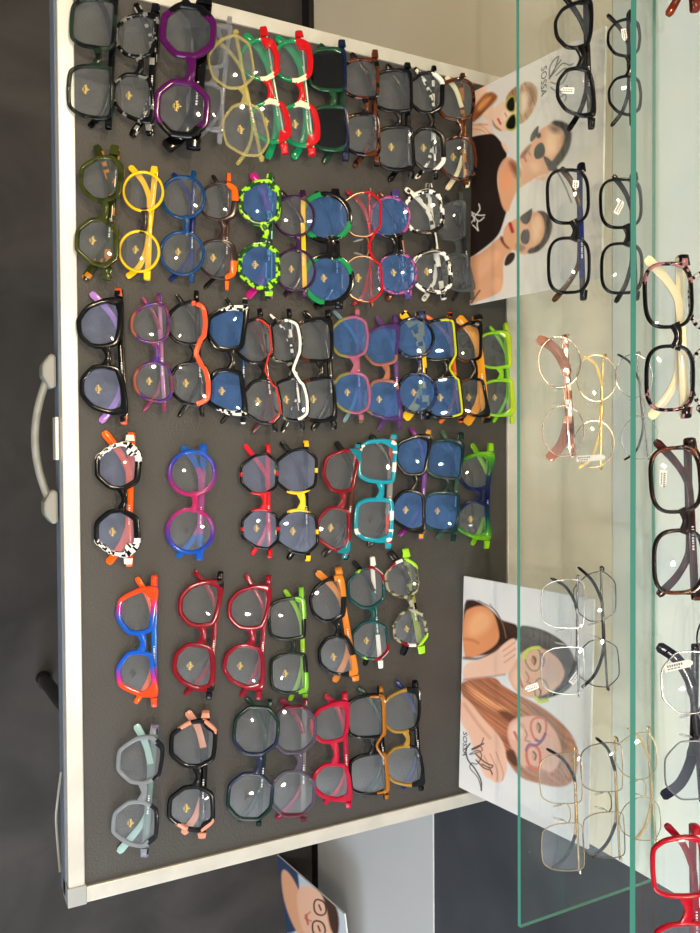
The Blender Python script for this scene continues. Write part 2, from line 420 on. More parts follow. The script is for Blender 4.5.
# ---- first column (top of the photograph), nearest the viewer first
T('glasses', 93, 22, 90, 91, 'dark green translucent glasses with black folded temple, nearest the handle edge in the topmost row', shape='squ', w=51, h=40, rim=3.2, base=(.03, .06, .035), rules=[('speck', BK, 9, .52)], mat='crystal', tc=BK, tw=6)
T('glasses', 136, 34, 133, 97, 'black marbled clear cat-eye glasses beside the purple ones in the topmost row', shape='cat', w=50, h=41, rim=3.4, wing=4, base=BK, rules=[('speck', (.2, .2, .19), 5, .6)], tc=BK, tw=8, trules=[('speck', (.3, .3, .28), 3, .62)])
T('glasses', 188, 30, 182, 108, 'large purple round glasses with black angular outer corners and wide black temples', shape='oct', w=46, h=41, rim=4.6, wing=2, base=(.10, .008, .10), lift=.010, rules=[('outer', 47, BK)], tc=BK, tw=12, yb=4, D=66)
T('glasses', 211, 45, 206, 106, 'colourless clear crystal glasses partly under the large purple ones', shape='cats', w=50, h=38, rim=3, base=(.5, .5, .54), mat='clear', wing=3, tw=5, yb=6, D=67)
T('glasses', 231, 62, 245, 130, 'thin pale yellow transparent glasses turned askew in the topmost row', shape='hex', w=52, h=41, rim=2.0, base=(.75, .66, .30), mat='clear', tw=4, yb=6, lift=.013)
for i, (a, b_, c, d) in enumerate(((259, 59, 270, 122), (292, 60, 299, 125))):
    T('glasses', a, b_, c, d, ['red, white and green glasses with striped temples, beside the thin pale yellow pair', 'red, white and green glasses with striped temples, beside the black-lensed sunglasses'][i], shape='panto', w=45, h=40, rim=3.6, wing=7,
      base=RED, rules=[('bot', 6, (.01, .25, .11)), ('band', 10, 20, -3, IVO), ('top', 13, RED), ('inner', 10, RED)], tc=(.01, .28, .13), tw=8, trules=[('top', 14, RED), ('top', 11.5, WH)], top=2.5, mark='g', tt=(.01, .28, .13), lift=(.006, 0)[i])
T('sunglasses', 327, 69, 329, 128, 'black-lensed dark green square sunglasses with navy brow in the topmost row', shape='squ', w=51, h=42, rim=3.6, wing=3, base=(.02, .08, .04), rules=[('top', 17, NVY), ('outer', 62, NVY)], mat='acetate', lens='lens_dark', tw=8, tc=(.02, .06, .04), mark=None)
T('glasses', 361, 78, 362, 134, 'dark tortoiseshell square glasses beside the black-lensed sunglasses', shape='squ', w=50, h=41, rim=3.4, wing=3, base=BK, rules=[('speck', BRN, 8, .5)], tc=BRN, trules=[('speck', BK, 6, .5)], tw=7)
T('glasses', 393, 90, 395, 148, 'plain glossy black square glasses between the tortoiseshell and the black-and-white pairs in the topmost row', shape='squ', w=51, h=43, rim=3.2, wing=2, base=BK, tw=7)
T('glasses', 426, 92, 427, 149, 'black hexagonal glasses with cream white patches on the outer corners and spotted temples', shape='hex', w=51, h=41, rim=3.2, base=BK, rules=[('corner', 62, BK), ('band', 44, 58, 8, WH), ('bandb', 52, 62, -40, WH)], tc=BK, trules=[('speck', WH, 3, .58)], tw=5, top=2)
T('glasses', 455, 99, 457, 158, 'brown tortoiseshell glasses with cream temple tips at the far end of the topmost row', shape='panto', w=50, h=43, rim=3.2, base=BK, rules=[('speck', BRN, 7, .48), ('corner', 76, IVO)], tc=AMB, trules=[('speck', BRN, 4, .5)], tt=IVO, tw=6)
# ---- second
T('glasses', 101, 178, 97, 242, 'olive green translucent hexagonal glasses, nearest the handle edge in the second row', shape='hex', w=50, h=41, rim=4, base=(.06, .07, .015), rules=[('speck', (.035, .042, .012), 9, .6)], tc=(.04, .05, .01), trules=[('speck', AMB, 6, .62)], tw=9, top=1.5)
T('glasses', 143, 191, 139, 251, 'bright yellow round-rimmed glasses with yellow and black temples', shape='round', w=41, h=37, rim=2.2, base=YEL, rules=[('inner', 9, (.03, .025, .02))], tc=YEL, tt=YEL, tw=7, spread=2, yb=3, bcol=(.05, .04, .03))
T('glasses', 183, 197, 182, 253, 'dark blue translucent round glasses beside the yellow round ones', shape='round', w=46, h=43, rim=3.2, base=(.01, .07, .18), mat='acetate', tc=(.01, .03, .16), tw=6, yb=3)
T('glasses', 218, 201, 217, 259, 'thin dark glasses with bright orange outer brows and orange temple corners', shape='panto', w=46, h=42, rim=2.6, base=(.05, .03, .03), rules=[('band', 36, 90, 10, ORG)], tc=(.08, .03, .02), tt=BK, tw=5, top=5)
T('glasses', 260, 202, 259, 266, 'lime green and black camouflage hexagonal glasses with magenta temple tips and blue lens reflections', shape='hex', w=49, h=40, rim=4.2, wing=3, base=(.02, .09, .03), rules=[('speck', LIM, 5, .53), ('corner', 79, (.5, .02, .25))], lens='lens_blue_refl', tc=(.3, .6, .5), trules=[('speck', (.01, .05, .05), 4, .5)], tt=(.5, .02, .25), tw=8)
T('glasses', 294, 216, 295, 270, 'dark purple round glasses with straight yellow temples', shape='round', w=47, h=43, rim=2.6, base=(.05, .012, .06), tc=(.05, .02, .05), trules=[('top', 9.5, YEL)], tt=(.03, .01, .03), tw=8, yb=3)
T('glasses', 326, 217, 328, 279, 'round glasses with green rims, black outer edges and strong blue lens reflections', shape='round', w=45, h=43, rim=5, base=BK, rules=[('bot', 90, (.02, .28, .1)), ('corner', 54, BK), ('inner', 12, BK)], lens='lens_blue_refl', tc=BK, tw=9, yb=3, bh=5)
T('glasses', 361, 214, 362, 279, 'glasses with a wavy red metal brow line and thin gold temples', shape='hex', w=49, h=42, rim=1.6, wire=True, base=(.6, .35, .2), brow=RED, browr=1.3, tc=CRIM, tt=(.3, .02, .04), tw=6, mat='acetate')
T('glasses', 390, 217, 397, 273, 'round glasses with purple speckled rims, blue lens reflections and black bridge', shape='round', w=44, h=40, rim=3, base=(.08, .06, .2), rules=[('speck', (.4, .1, .25), 4, .5), ('inner', 13, BK)], lens='lens_blue_refl', tc=BK, tt=BRN, trules=[('speck', (.5, .25, .2), 4, .55)], tw=9, yb=2, bh=4)
T('glasses', 423, 212, 431, 272, 'black round glasses with white cow-pattern brow and white speckled temples', shape='panto', w=49, h=44, rim=4, base=BK, rules=[('corner', 50, BK), ('speck', WH, 4.5, .5), ('inner', 14, BK)], tc=WH, trules=[('speck', BK, 3, .64)], tw=6)
T('glasses', 450, 221, 456, 273, 'clear grey translucent cat-eye glasses with black temples, far end of the second row', shape='cats', w=50, h=43, rim=3, wing=5, base=(.22, .24, .24), mat='clear', tc=(.1, .11, .12), tw=5, mark=None)
# ---- third
T('glasses', 100, 323, 103, 390, 'thick black cat-eye glasses with orange and purple temple tips and pale blue lens reflections', shape='cat', w=50, h=42, rim=4.2, wing=4, base=BK, rules=[('corner', 84, (.6, .12, .05))], lens='lens_lilac_refl', tc=BK, tt=(.45, .25, .6), tw=7, top=1.2)
T('glasses', 150, 323, 153, 382, 'slim pinkish purple translucent round glasses with lilac temples', shape='panto', w=46, h=40, rim=2.8, base=(.2, .05, .1), rules=[('speck', (.1, .04, .22), 6, .5), ('bot', -16, (.35, .12, .08))], tc=(.42, .2, .38), tw=5, tt=(.25, .05, .12))
T('glasses', 187, 323, 190, 384, 'black glasses with a wavy orange-red brow line', shape='panto', w=49, h=42, rim=3.2, base=BK, brow=(.75, .12, .05), browr=3, tc=BK, tw=5)
T('glasses', 227, 328, 226, 392, 'black glasses with zebra striped outer corners and blue lens reflections', shape='cats', w=49, h=41, rim=4.5, wing=3, base=BK, rules=[('zebx', WH, 2.2, 52)], lens='lens_blue_refl', tc=(.02, .08, .2), tt=BK, tw=4)
T('glasses', 254, 341, 262, 402, 'black angular glasses with a thin red brow edge beside the zebra-cornered ones', shape='hex', w=50, h=39, rim=3, base=BK, brow=(.55, .05, .03), browr=1.1, tc=(.08, .02, .02), tw=6, lift=.005)
T('glasses', 283, 341, 290, 400, 'black mottled glasses with a wavy white brow line', shape='panto', w=50, h=40, rim=3, base=BK, rules=[('speck', (.2, .19, .16), 5, .6)], brow=WH, browr=1.8, tc=BK, trules=[('speck', WH, 3, .62)], tw=5)
T('glasses', 314, 340, 317, 400, 'black and tortoiseshell square glasses right behind the white-browed ones', shape='squ', w=50, h=40, rim=3.6, wing=3, base=BK, rules=[('bot', -6, BRN), ('speck', BK, 7, .5)], tc=BK, tw=7)
T('glasses', 349, 337, 351, 393, 'clear pink and yellow translucent glasses with blue lens reflections', shape='panto', w=50, h=43, rim=3, base=(.55, .2, .3), rules=[('bot', -2, (.4, .36, .1)), ('corner', 78, (.2, .22, .03))], mat='crystal', lens='lens_blue_refl', tc=(.5, .2, .3), tw=5, tt=(.2, .3, .35))
T('glasses', 381, 345, 383, 400, 'purple translucent cat-eye glasses with orange bridge and blue lens reflections', shape='cats', w=50, h=44, rim=3.2, wing=3, base=(.14, .06, .22), rules=[('inner', 22, (.5, .22, .15)), ('bot', -14, (.4, .25, .12))], mat='crystal', lens='lens_blue_refl', tc=(.2, .1, .3), tw=6)
T('glasses', 414, 338, 417, 393, 'round glasses blocked in black and bright yellow squares', shape='round', w=44, h=40, rim=3.4, base=BK, rules=[('speck', (.04, .05, .12), 5, .5)], lens='lens_blue_refl', tc=YEL, trules=[('speck', BK, 7, .6)], tt=YEL, tw=12, yb=4)
T('glasses', 438, 340, 444, 398, 'black glasses with lime yellow brow edge and orange temples', shape='squ', w=49, h=41, rim=3, base=BK, rules=[('outer', 64, ORG)], brow=(.6, .6, .03), browr=1.4, lens='lens_blue_refl', tc=(.75, .2, .04), tt=(.75, .2, .04), tw=5)
T('glasses', 467, 342, 472, 398, 'black-browed glasses with wide amber orange temples beside the neon green pair', shape='cats', w=48, h=38, rim=3, wing=7, base=BK, rules=[('bot', -2, BRN), ('top', 11, BK)], tc=(.8, .38, .03), tt=(.8, .38, .03), tw=11)
T('glasses', 495, 350, 498, 398, 'neon lime green translucent glasses, far end of the third row', shape='squ', w=52, h=44, rim=3.2, wing=5, base=(.40, .75, .04), rules=[('top', 17, (.62, .75, .02))], mat='crystal', tc=(.35, .75, .03), tw=5, top=3)
# ---- fourth
T('glasses', 118, 466, 117, 533, 'black glasses with white pinstriped rims and orange temple tips, just beside the handle', shape='hex', w=48, h=41, rim=4.2, wing=6, base=BK, rules=[('zebx', WH, 2.0, 40), ('corner', 78, ORG)], lens='lens_lilac_refl', tc=ORG, tw=8, top=1.5)
T('glasses', 192, 473, 190, 531, 'blue, purple and pink graduated round glasses', shape='round', w=45, h=43, rim=4, base=LBL, rules=[('grad', [(6, (.6, .05, .2)), (26, (.35, .05, .35)), (44, (.08, .05, .5)), (58, (.02, .16, .62))])], mat='crystal', tc=(.03, .2, .6), trules=[('inner', 40, (.5, .15, .4))], tt=(.03, .2, .6), tw=8, mark='k', yb=3)
T('glasses', 259, 474, 260, 529, 'black-rimmed glasses with red studs, red bridge and red temples', shape='hex', w=50, h=42, rim=2.8, base=BK, rules=[('inner', 12, RED), ('band', 32, 36, -90, RED), ('corner', 74, RED)], bcol=RED, lens='lens_lilac_refl', tc=(.6, .02, .05), tw=6)
T('glasses', 296, 471, 297, 532, 'black-rimmed glasses with yellow studs and yellow bridge', shape='hex', w=50, h=43, rim=2.8, base=BK, rules=[('inner', 12, YEL), ('band', 32, 36, -90, YEL), ('corner', 74, YEL), ('bandb', 60, 90, -8, RED)], bcol=YEL, lens='lens_lilac_refl', tc=BK, tw=6)
T('glasses', 341, 470, 334, 529, 'burgundy angular glasses with teal and black corners and red temple inlays', shape='cats', w=51, h=38, rim=3.6, wing=4, base=(.22, .006, .02), rules=[('corner', 66, TEAL), ('corner', 82, BK)], tc=(.03, .02, .02), trules=[('inner', 42, (.1, .03, .02)), ('outer', 42, (.7, .02, .03))], tt=BK, tw=7)
T('glasses', 377, 461, 374, 520, 'turquoise glasses with white blocks and a coral temple inlay', shape='squ', w=50, h=41, rim=4.2, wing=4, base=(.01, .3, .38), rules=[('band', 44, 56, 14, WH), ('band', 46, 54, -90, (.01, .3, .38)), ('band', 55, 62, 16, WH), ('bandb', 44, 52, -14, WH), ('band', 22, 32, 17, WH)], tc=(.3, .3, .3), trules=[('outer', 30, (.8, .1, .04))], tt=BK, tw=7, mark='k')
T('glasses', 413, 455, 409, 511, 'dark brown glasses with purple striped corners and blue lens reflections', shape='cats', w=50, h=40, rim=3.4, wing=5, base=BK, rules=[('corner', 78, (.6, .3, .02)), ('corner', 82, (.02, .25, .1)), ('corner', 85, (.22, .02, .25))], lens='lens_blue_refl', tc=(.2, .08, .3), tw=6, tt=(.2, .02, .2))
T('glasses', 445, 459, 441, 512, 'dark bottle-green glasses with blue lens reflections beside the lime and blue pair', shape='squ', w=51, h=44, rim=3.6, wing=4, base=(.015, .06, .05), rules=[('bot', -8, (.05, .13, .11))], lens='lens_blue_refl', tc=(.1, .2, .15), tw=6, mat='crystal')
T('glasses', 476, 471, 474, 520, 'lime green to navy blue graduated glasses, far end of the fourth row', shape='cats', w=53, h=46, rim=4, wing=8, base=LIM, rules=[('grad', [(12, (.01, .03, .12)), (30, (.01, .09, .12)), (46, (.02, .32, .04)), (66, (.4, .75, .02))])], mat='crystal', tc=(.3, .6, .02), trules=[('inner', 30, (.01, .03, .2))], tw=7, top=2)
# ---- fifth
T('glasses', 137, 611, 137, 674, 'orange, pink and blue graduated cat-eye glasses, nearest the handle edge in the fifth row', shape='cats', w=50, h=39, rim=4.5, wing=9, base=ORG, rules=[('grad', [(8, (.01, .12, .5)), (26, (.02, .12, .5)), (38, (.45, .03, .32)), (47, (.8, .09, .02))])], tc=(.02, .18, .55), trules=[('outer', 30, (.5, .1, .3))], tt=(.8, .15, .02), tw=6, mark='k')
T('glasses', 200, 603, 194, 667, 'crimson glasses with black outer corners beside the orange and blue pair', shape='cat', w=50, h=41, rim=4.2, wing=5, base=CRIM, rules=[('corner', 74, BK)], tc=CRIM, tw=6)
T('glasses', 249, 607, 244, 667, 'all deep red cat-eye glasses in the middle of the fifth row', shape='cat', w=50, h=43, rim=3.8, wing=4, base=(.27, .006, .03), tc=(.27, .01, .04), tw=6)
T('glasses', 287, 619, 289, 674, 'black translucent glasses with bright green brow and green temples', shape='squ', w=51, h=42, rim=3.2, wing=2, base=(.02, .03, .02), rules=[('top', 20, BK), ('band', 32, 90, 12, (.18, .42, .03))], top=2, tc=(.3, .5, .04), tw=6, tt=(.25, .45, .03))
T('glasses', 328, 600, 337, 657, 'black glasses with amber orange brow and wood-like orange temples', shape='cat', w=50, h=39, rim=3.2, wing=3, base=BK, rules=[('band', 34, 90, 10, (.55, .22, .03))], top=3, tc=(.65, .25, .04), tt=(.6, .25, .05), tw=8)
T('glasses', 366, 588, 370, 641, 'dark teal hexagonal glasses with white, red and yellow blocks', shape='hex', w=51, h=43, rim=3.2, base=(.01, .08, .08), rules=[('corner', 62, CRIM), ('corner', 72, WH), ('bandb', 54, 90, -6, LIM)], tc=(.02, .12, .12), trules=[('outer', 26, WH)], tt=BK, tw=6)
T('glasses', 402, 579, 410, 629, 'marbled grey and olive glasses with red, white and lime blocks on the corners', shape='hex', w=50, h=41, rim=3.4, base=(.1, .1, .06), rules=[('speck', (.35, .33, .25), 5, .52), ('corner', 66, LIM), ('bandb', 50, 90, 4, WH), ('bandb', 50, 90, -5, CRIM)], tc=(.25, .3, .05), trules=[('speck', BK, 5, .55)], tt=BK, tw=9, mark='g')
# ---- sixth
T('glasses', 140, 760, 135, 824, 'clear lilac-grey glasses with dark brow, nearest the handle edge in the lowest row', shape='hex', w=50, h=44, rim=3.8, base=(.35, .38, .42), rules=[('top', 15, (.02, .02, .03)), ('corner', 80, (.3, .2, .4))], mat='crystal', tc=(.3, .4, .42), tt=(.35, .5, .5), tw=8, wing=2)
T('glasses', 193, 744, 191, 809, 'black hexagonal glasses with peach pink corners and peach temples', shape='hex', w=49, h=44, rim=4, base=BK, rules=[('corner', 68, (.6, .3, .22)), ('bandb', 50, 90, -3, (.6, .3, .22)), ('top', 24, BK)], tc=BK, tt=(.6, .32, .25), tw=8, wing=3)
T('glasses', 256, 731, 250, 797, 'dark green translucent octagonal glasses between the peach and the grey-red pairs', shape='oct', w=49, h=43, rim=3.2, base=(.01, .04, .035), rules=[('inner', 30, (.03, .04, .08))], mat='acetate', tc=(.02, .05, .04), tw=5, mark='k')
T('glasses', 294, 730, 293, 794, 'smoky clear octagonal glasses with dark red outer edges', shape='oct', w=49, h=43, rim=3.2, base=(.15, .13, .18), rules=[('outer', 55, (.2, .01, .04))], mat='crystal', tc=(.3, .3, .32), tw=6, mark=None, tt=(.2, .02, .06))
T('glasses', 330, 723, 332, 783, 'raspberry red squarish glasses with red temples in the lowest row', shape='cat', w=45, h=40, rim=4, wing=5, base=(.42, .006, .05), tc=(.38, .01, .06), tw=6, mark=None, yb=4)
T('glasses', 366, 717, 369, 775, 'black glasses with amber brow beside the raspberry red ones', shape='squ', w=50, h=42, rim=3.2, base=BK, rules=[('top', 17, (.35, .15, .02))], brow=(.4, .18, .03), browr=1.4, tc=BK, tw=6, tt=(.01, .06, .04), mark=None, wing=2)
T('glasses', 401, 711, 404, 767, 'black glasses with thin gold lower rims, far end of the lowest row', shape='cat', w=51, h=44, rim=3, wing=6, base=BK, rules=[('bot', 8, (.35, .22, .04)), ('top', 10, BK)], tc=BK, tt=(.02, .04, .15), tw=6, mark=None)

# ---- glass shelves
Z1, Z2, YE = .235, .389, .55
def SH(z, grp, name, x1, y1, x2, y2, label, **k):
    k.setdefault('tilt', 28); k.setdefault('mark', None)
    return S(name, (x1, y1), (x2, y2), z, label, grp, **k)
G1, G2 = 'glasses on the lower glass shelf', 'glasses on the upper glass shelf'
SH(Z1, G1, 'glasses', 574, 24, 576, 92, 'black glasses over the lettering of the upper poster, front of the lower glass shelf', shape='cat', w=50, h=38, rim=3, wing=2, base=BK, tw=6, tagp=('f', 34, -3, 14, -94), top=.8)
SH(Z1, G1, 'glasses', 624, 37, 625, 95, 'black rounded glasses half behind the upper shelf edge, at the top of the photo', shape='panto', w=47, h=38, rim=2.6, base=BK, wing=1.5, tw=5, tagp=('f', -42, -2, 14, 8))
SH(Z1, G1, 'glasses', 568, 196, 569, 265, 'black glasses with a navy blue temple, in front of the upper poster', shape='rect', w=51, h=36, rim=2.6, base=BK, tc=(.02, .03, .16), trules=[('speck', (.1, .08, .06), 7, .6)], tt=(.1, .05, .02), tw=6, tagp=('f', -48, 7, 9, -5))
SH(Z1, G1, 'glasses', 621, 203, 622, 268, 'plain black glasses with a white tag on the lens, half behind the upper shelf edge', shape='rect', w=49, h=38, rim=2.6, base=BK, wing=1, tw=5.5, tagp=('f', -22, -7, 15, 150))
SH(Z1, G1, 'glasses', 559.5, 362, 563.4, 431, 'thin rose gold metal glasses with glittering copper temples', shape='round', w=49, h=38, rim=1.1, wire=True, base=(.5, .38, .32), tc=ROSE, trules=[('speck', (.85, .7, .6), 1.6, .5), ('speck', (.2, .08, .06), 1.3, .6)], tt=(.4, .2, .14), tw=13)
SH(Z1, G1, 'glasses', 596.5, 378, 594, 444, 'thin gold metal round glasses with cream gold temples and a white tag', shape='round', w=47, h=38, rim=1.0, wire=True, base=(.6, .45, .3), tc=(.9, .65, .25), tt=(.9, .68, .3), tw=4, tagp=('b', 50, -16, 30, 96))
SH(Z1, G1, 'glasses', 634, 376, 640, 438, 'thin silver round glasses with black temple tips behind the upper shelf edge', shape='round', w=46, h=37, rim=.9, wire=True, base=(.35, .35, .37), tc=GRY, tt=BK, tw=3)
SH(Z1, G1, 'glasses', 563, 604, 563, 671, 'thin silver square glasses with black temple tips, in front of the lower poster', shape='squ', w=50, h=42, rim=1.0, wire=True, base=(.6, .6, .62), tc=(.25, .25, .27), tt=BK, tw=4, tagp=('b', 50, -24, 14, -70))
SH(Z1, G1, 'glasses', 595, 597, 598, 664, 'thin black and silver rounded glasses with a white tag, right of the silver square pair', shape='hex', w=51, h=41, rim=1.1, wire=True, base=(.05, .045, .05), tc=(.1, .09, .09), tt=BK, tw=4, tagp=('b', 54, -27, 20, 140))
SH(Z1, G1, 'glasses', 561, 779, 563, 848, 'thin gold square glasses with black tips, lowest of the front pairs on the lower shelf', shape='squ', w=50, h=40, rim=1.0, wire=True, base=(.55, .4, .25), tc=(.6, .42, .2), tt=BK, tw=4)
SH(Z1, G1, 'glasses', 602, 768, 604, 836, 'thin gold and black squarish glasses beside the lower poster corner', shape='squ', w=49, h=40, rim=1.1, wire=True, base=(.2, .14, .09), rules=[('inner', 30, (.5, .38, .22))], tc=(.6, .42, .2), tt=BK, tw=4)
SH(Z1, G1, 'sunglasses', 636, 757, 640, 820, 'gold metal sunglasses with a smoked lens at the back of the lower shelf', shape='avi', w=50, h=42, rim=1.1, wire=True, base=(.55, .42, .25), tc=(.6, .45, .25), tw=4, lens='lens_plain')
SH(Z2, G2, 'glasses', 668.5, 295, 670, 378, 'black and pink-mottled rectangular glasses with cream white temples on the upper shelf', shape='rect', w=50, h=34, rim=2.6, base=BK, rules=[('outer', 44, (.34, .17, .18)), ('speck', BK, 2.6, .48)], tc=IVO, tt=IVO, tw=8, wing=1, spread=1)
SH(Z2, G2, 'glasses', 676, 480, 679, 562, 'dark brown tortoiseshell rectangular glasses with a pink tag on the upper shelf', shape='rect', w=50, h=36, rim=2.8, base=(.03, .012, .01), rules=[('outer', 50, BRN), ('speck', (.02, .01, .01), 7, .5)], tc=(.09, .02, .02), trules=[('speck', (.04, .01, .01), 5, .5)], tw=7, wing=3, tagp=('b', -42, -8, 14, -5))
SH(Z2, G2, 'glasses', 689, 683, 692, 771, 'thin grey metal glasses with thick black temples and a white tag on the upper shelf', shape='oct', w=48, h=40, rim=1.3, wire=True, base=(.25, .24, .25), tc=(.02, .02, .025), tt=(.02, .02, .04), tw=11, tagp=('b', -44, -16, 22, 100), spread=3)
SH(Z2, G2, 'glasses', 678, 868, 680, 952, 'bright red glasses at the lower right corner of the photo', shape='squ', w=49, h=40, rim=3.2, base=(.46, .008, .03), tc=(.34, .05, .08), tt=(.28, .01, .03), tw=6, wing=1)
SH(Z2, G2, 'glasses', 672, -120, 676, -34, 'reddish brown tortoiseshell glasses cut off by the top edge of the photo', shape='cat', w=50, h=38, rim=3.6, base=(.16, .03, .01), rules=[('speck', (.06, .01, .005), 7, .55)], tc=(.2, .04, .015), tw=7, wing=3)
SH(Z2, G2, 'glasses', 714, 300, 716, 376, 'zebra patterned glasses cut off by the right edge of the photo behind the cream-templed pair', shape='rect', w=50, h=38, rim=2.6, base=(.5, .48, .46), rules=[('zebra', BK, 5, 0)], tc=(.5, .48, .46), trules=[('speck', BK, 4, .5)], tw=9)
SH(Z2, G2, 'glasses', 722, 640, 724, 716, 'thin black glasses cut off by the right edge of the photo beside the thick-templed pair', shape='round', w=50, h=40, rim=1.6, wire=True, base=BK, tc=BK, tt=BK, tw=6)
# ------------------------------------------------------------------ room
def bx(name, dims, mat, label=None, cat=None, kind=None, parent=None, group=None, bevel=0):
    o = MB().box(*dims).build(name, mat, parent, smooth=False, bevel=bevel)
    if parent is None: tag(o, label, cat, group, kind)
    return o
WY = .75
FL = -.70
M['floor'] = plain('dark_stone_floor', (.009, .0075, .007), .7, noise_scale=6, col2=(.033, .029, .027), bump=.3, bump_scale=60)
M['slate'] = plain('slate_panel', (.034, .038, .047), .6, noise_scale=4, col2=(.055, .06, .07))
M['cream'] = plain('cream_lower_wall', (.82, .72, .54), .45, noise_scale=1.6, col2=(.87, .78, .60))
M['pale'] = plain('pale_upper_wall', (.72, .78, .76), .3, noise_scale=5, col2=(.86, .87, .78))
M['white'] = plain('white_front', (.55, .56, .57), .5)
M['wall'] = plain('warm_wall', (.62, .58, .52), .7, noise_scale=1.5, col2=(.66, .62, .56))
M['ceil'] = plain('ceiling_paint', (.7, .69, .67), .8)
M['alu'] = plain('aluminium_profile', (.52, .51, .47), .32, metal=.25, noise_scale=20, col2=(.60, .585, .54))
M['plast'] = plain('grey_plastic', (.3, .31, .31), .45)
M['hplast'] = plain('light_grey_plastic', (.21, .215, .20), .4)
M['board'] = plain('grained_board', (.037, .0345, .032), .6, bump=.55, bump_scale=420, noise_scale=9, col2=(.043, .040, .037))
M['dark'] = plain('black_metal', (.012, .012, .013), .4, metal=.3)
M['side'] = plain('blue_grey_side', (.14, .17, .22), .5)
M['gedge'] = plain('green_glass_edge', (.085, .33, .25), .15)
M['glass'] = glassy('clear_glass', (.975, .987, .978), (1, 1, 1), 1.45, haze=.008, haze_col=(.7, .85, .8))
M['trans'] = plain('window_white', (.7, .7, .7), .5)
X0, X1, YB, YT, H = -2.2, 2.4, -2.6, 1.6, 2.0
bx('floor', (X0, X1, YB, YT, FL - .05, FL), M['floor'], kind='structure')
bx('ceiling', (X0, X1, YB, YT, H, H + .05), M['ceil'], kind='structure')
XR = at_y(616, 859, WY).x          # right-hand end of the light wall panel
zs = at_y(612, 300, WY).z          # height where the wall colour changes from cream to pale
zb = at_y(435, 860, WY).z          # top of the white base
bx('wall_back', (X0, XR, WY, WY + .04, FL + .02, zs - .001), M['cream'], kind='structure')
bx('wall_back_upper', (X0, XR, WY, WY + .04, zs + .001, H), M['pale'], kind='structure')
bx('trim_1', (X0, XR, WY + .005, WY + .04, zs - .0012, zs + .0012), M['plast'], kind='structure')
bx('wall_slate', (XR + .001, X1, WY, WY + .04, FL, H), M['slate'], kind='structure')
bx('baseboard_back', (X0, XR - .43, WY - .012, WY - .001, FL, FL + .035), M['dark'], kind='structure')
bx('wall_left', (X0 - .05, X0, YB, YT, FL, H), M['wall'], kind='structure')
bx('wall_front', (X0, X1, YB - .05, YB, FL, H), M['wall'], kind='structure')
# right wall with a window in four panes
wy0, wy1, wz0, wz1 = -1.6, .45, .25, 1.75
for i, d in enumerate(((X1, X1 + .05, YB, wy0, FL, H), (X1, X1 + .05, wy1, YT, FL, H), (X1, X1 + .05, wy0, wy1, FL, wz0), (X1, X1 + .05, wy0, wy1, wz1, H))):
    bx('wall_right', d, M['wall'], kind='structure')
wf = MB()
for y in (wy0, (wy0 + wy1) / 2 - .03, wy1 - .06): wf.box(X1 - .01, X1 + .04, y, y + .06, wz0, wz1)
for z in (wz0, (wz0 + wz1) / 2, wz1 - .06): wf.box(X1 - .01, X1 + .04, wy0, wy1, z, z + .05)
o = wf.build('window_1', M['trans'], smooth=False); tag(o, None, None, kind='structure')
# white base cabinet standing against the slate
xa = at_y(400, 835, WY).x
cb = empty('base_cabinet', ((xa + X1) / 2, WY + .02, FL), 'white base cabinet front under the slate panel, beyond the lower edge of the display board', 'cabinet')
def child_box(name, d, mat, par, bevel=0):
    L0 = par.location
    return bx(name, (d[0] - L0.x, d[1] - L0.x, d[2] - L0.y, d[3] - L0.y, d[4] - L0.z, d[5] - L0.z), mat, parent=par, bevel=bevel)
child_box('body', (XR - .42, X1 - .01, WY - .0035, WY - .0006, FL + .03, zb), M['white'], cb, .002)
child_box('plinth', (XR - .41, X1 - .01, WY - .003, WY - .0006, FL, FL + .029), M['dark'], cb)

# ------------------------------------------------------------------ display board
c_nr = at_z(66, 908, 0); c_nl = at_z(58, -36, 0); c_fr = at_z(516, 791, 0); c_fl = at_z(516, 82, 0)
bxl, bxr = (c_nl.x + c_fl.x) / 2, (c_nr.x + c_fr.x) / 2; by0, by1 = (c_nl.y + c_nr.y) / 2, min(WY - .004, (c_fl.y + c_fr.y) / 2)
bd = empty('display_board', ((bxl + bxr) / 2, (by0 + by1) / 2, FL), 'dark grey grained display board with aluminium edges carrying rows of glasses', 'display board')
def bp(name, d, mat, bevel=0): return child_box(name, d, mat, bd, bevel)
rw = .017
bp('panel', (bxl + rw, bxr - rw, by0 + rw, by1 - rw, -.022, -.0002), M['board'])
bp('case_side', (bxl + .004, bxr - .004, by0 - .001, by0 + .012, -.04, -.012), M['side'])
for nm, d in (('edge_profile', (bxl, bxr, by0, by0 + rw, -.013, .003)), ('edge_profile', (bxl, bxr, by1 - rw, by1, -.024, .003)),
              ('edge_profile', (bxl, bxl + rw, by0 + rw, by1 - rw, -.024, .003)), ('edge_profile', (bxr - rw, bxr, by0 + rw, by1 - rw, -.024, .003))):
    bp(nm, d, M['alu'], .0012)
for x in (bxl, bxr):
    s_ = 1 if x == bxl else -1
    a, b_ = sorted((x - s_ * .001, x + s_ * .020))
    bp('corner_cap', (a, b_, by0 - .001, by0 + .0185, -.026, .0042), M['plast'], .001)
def loc(v): return tuple(Vector(v) - bd.location)
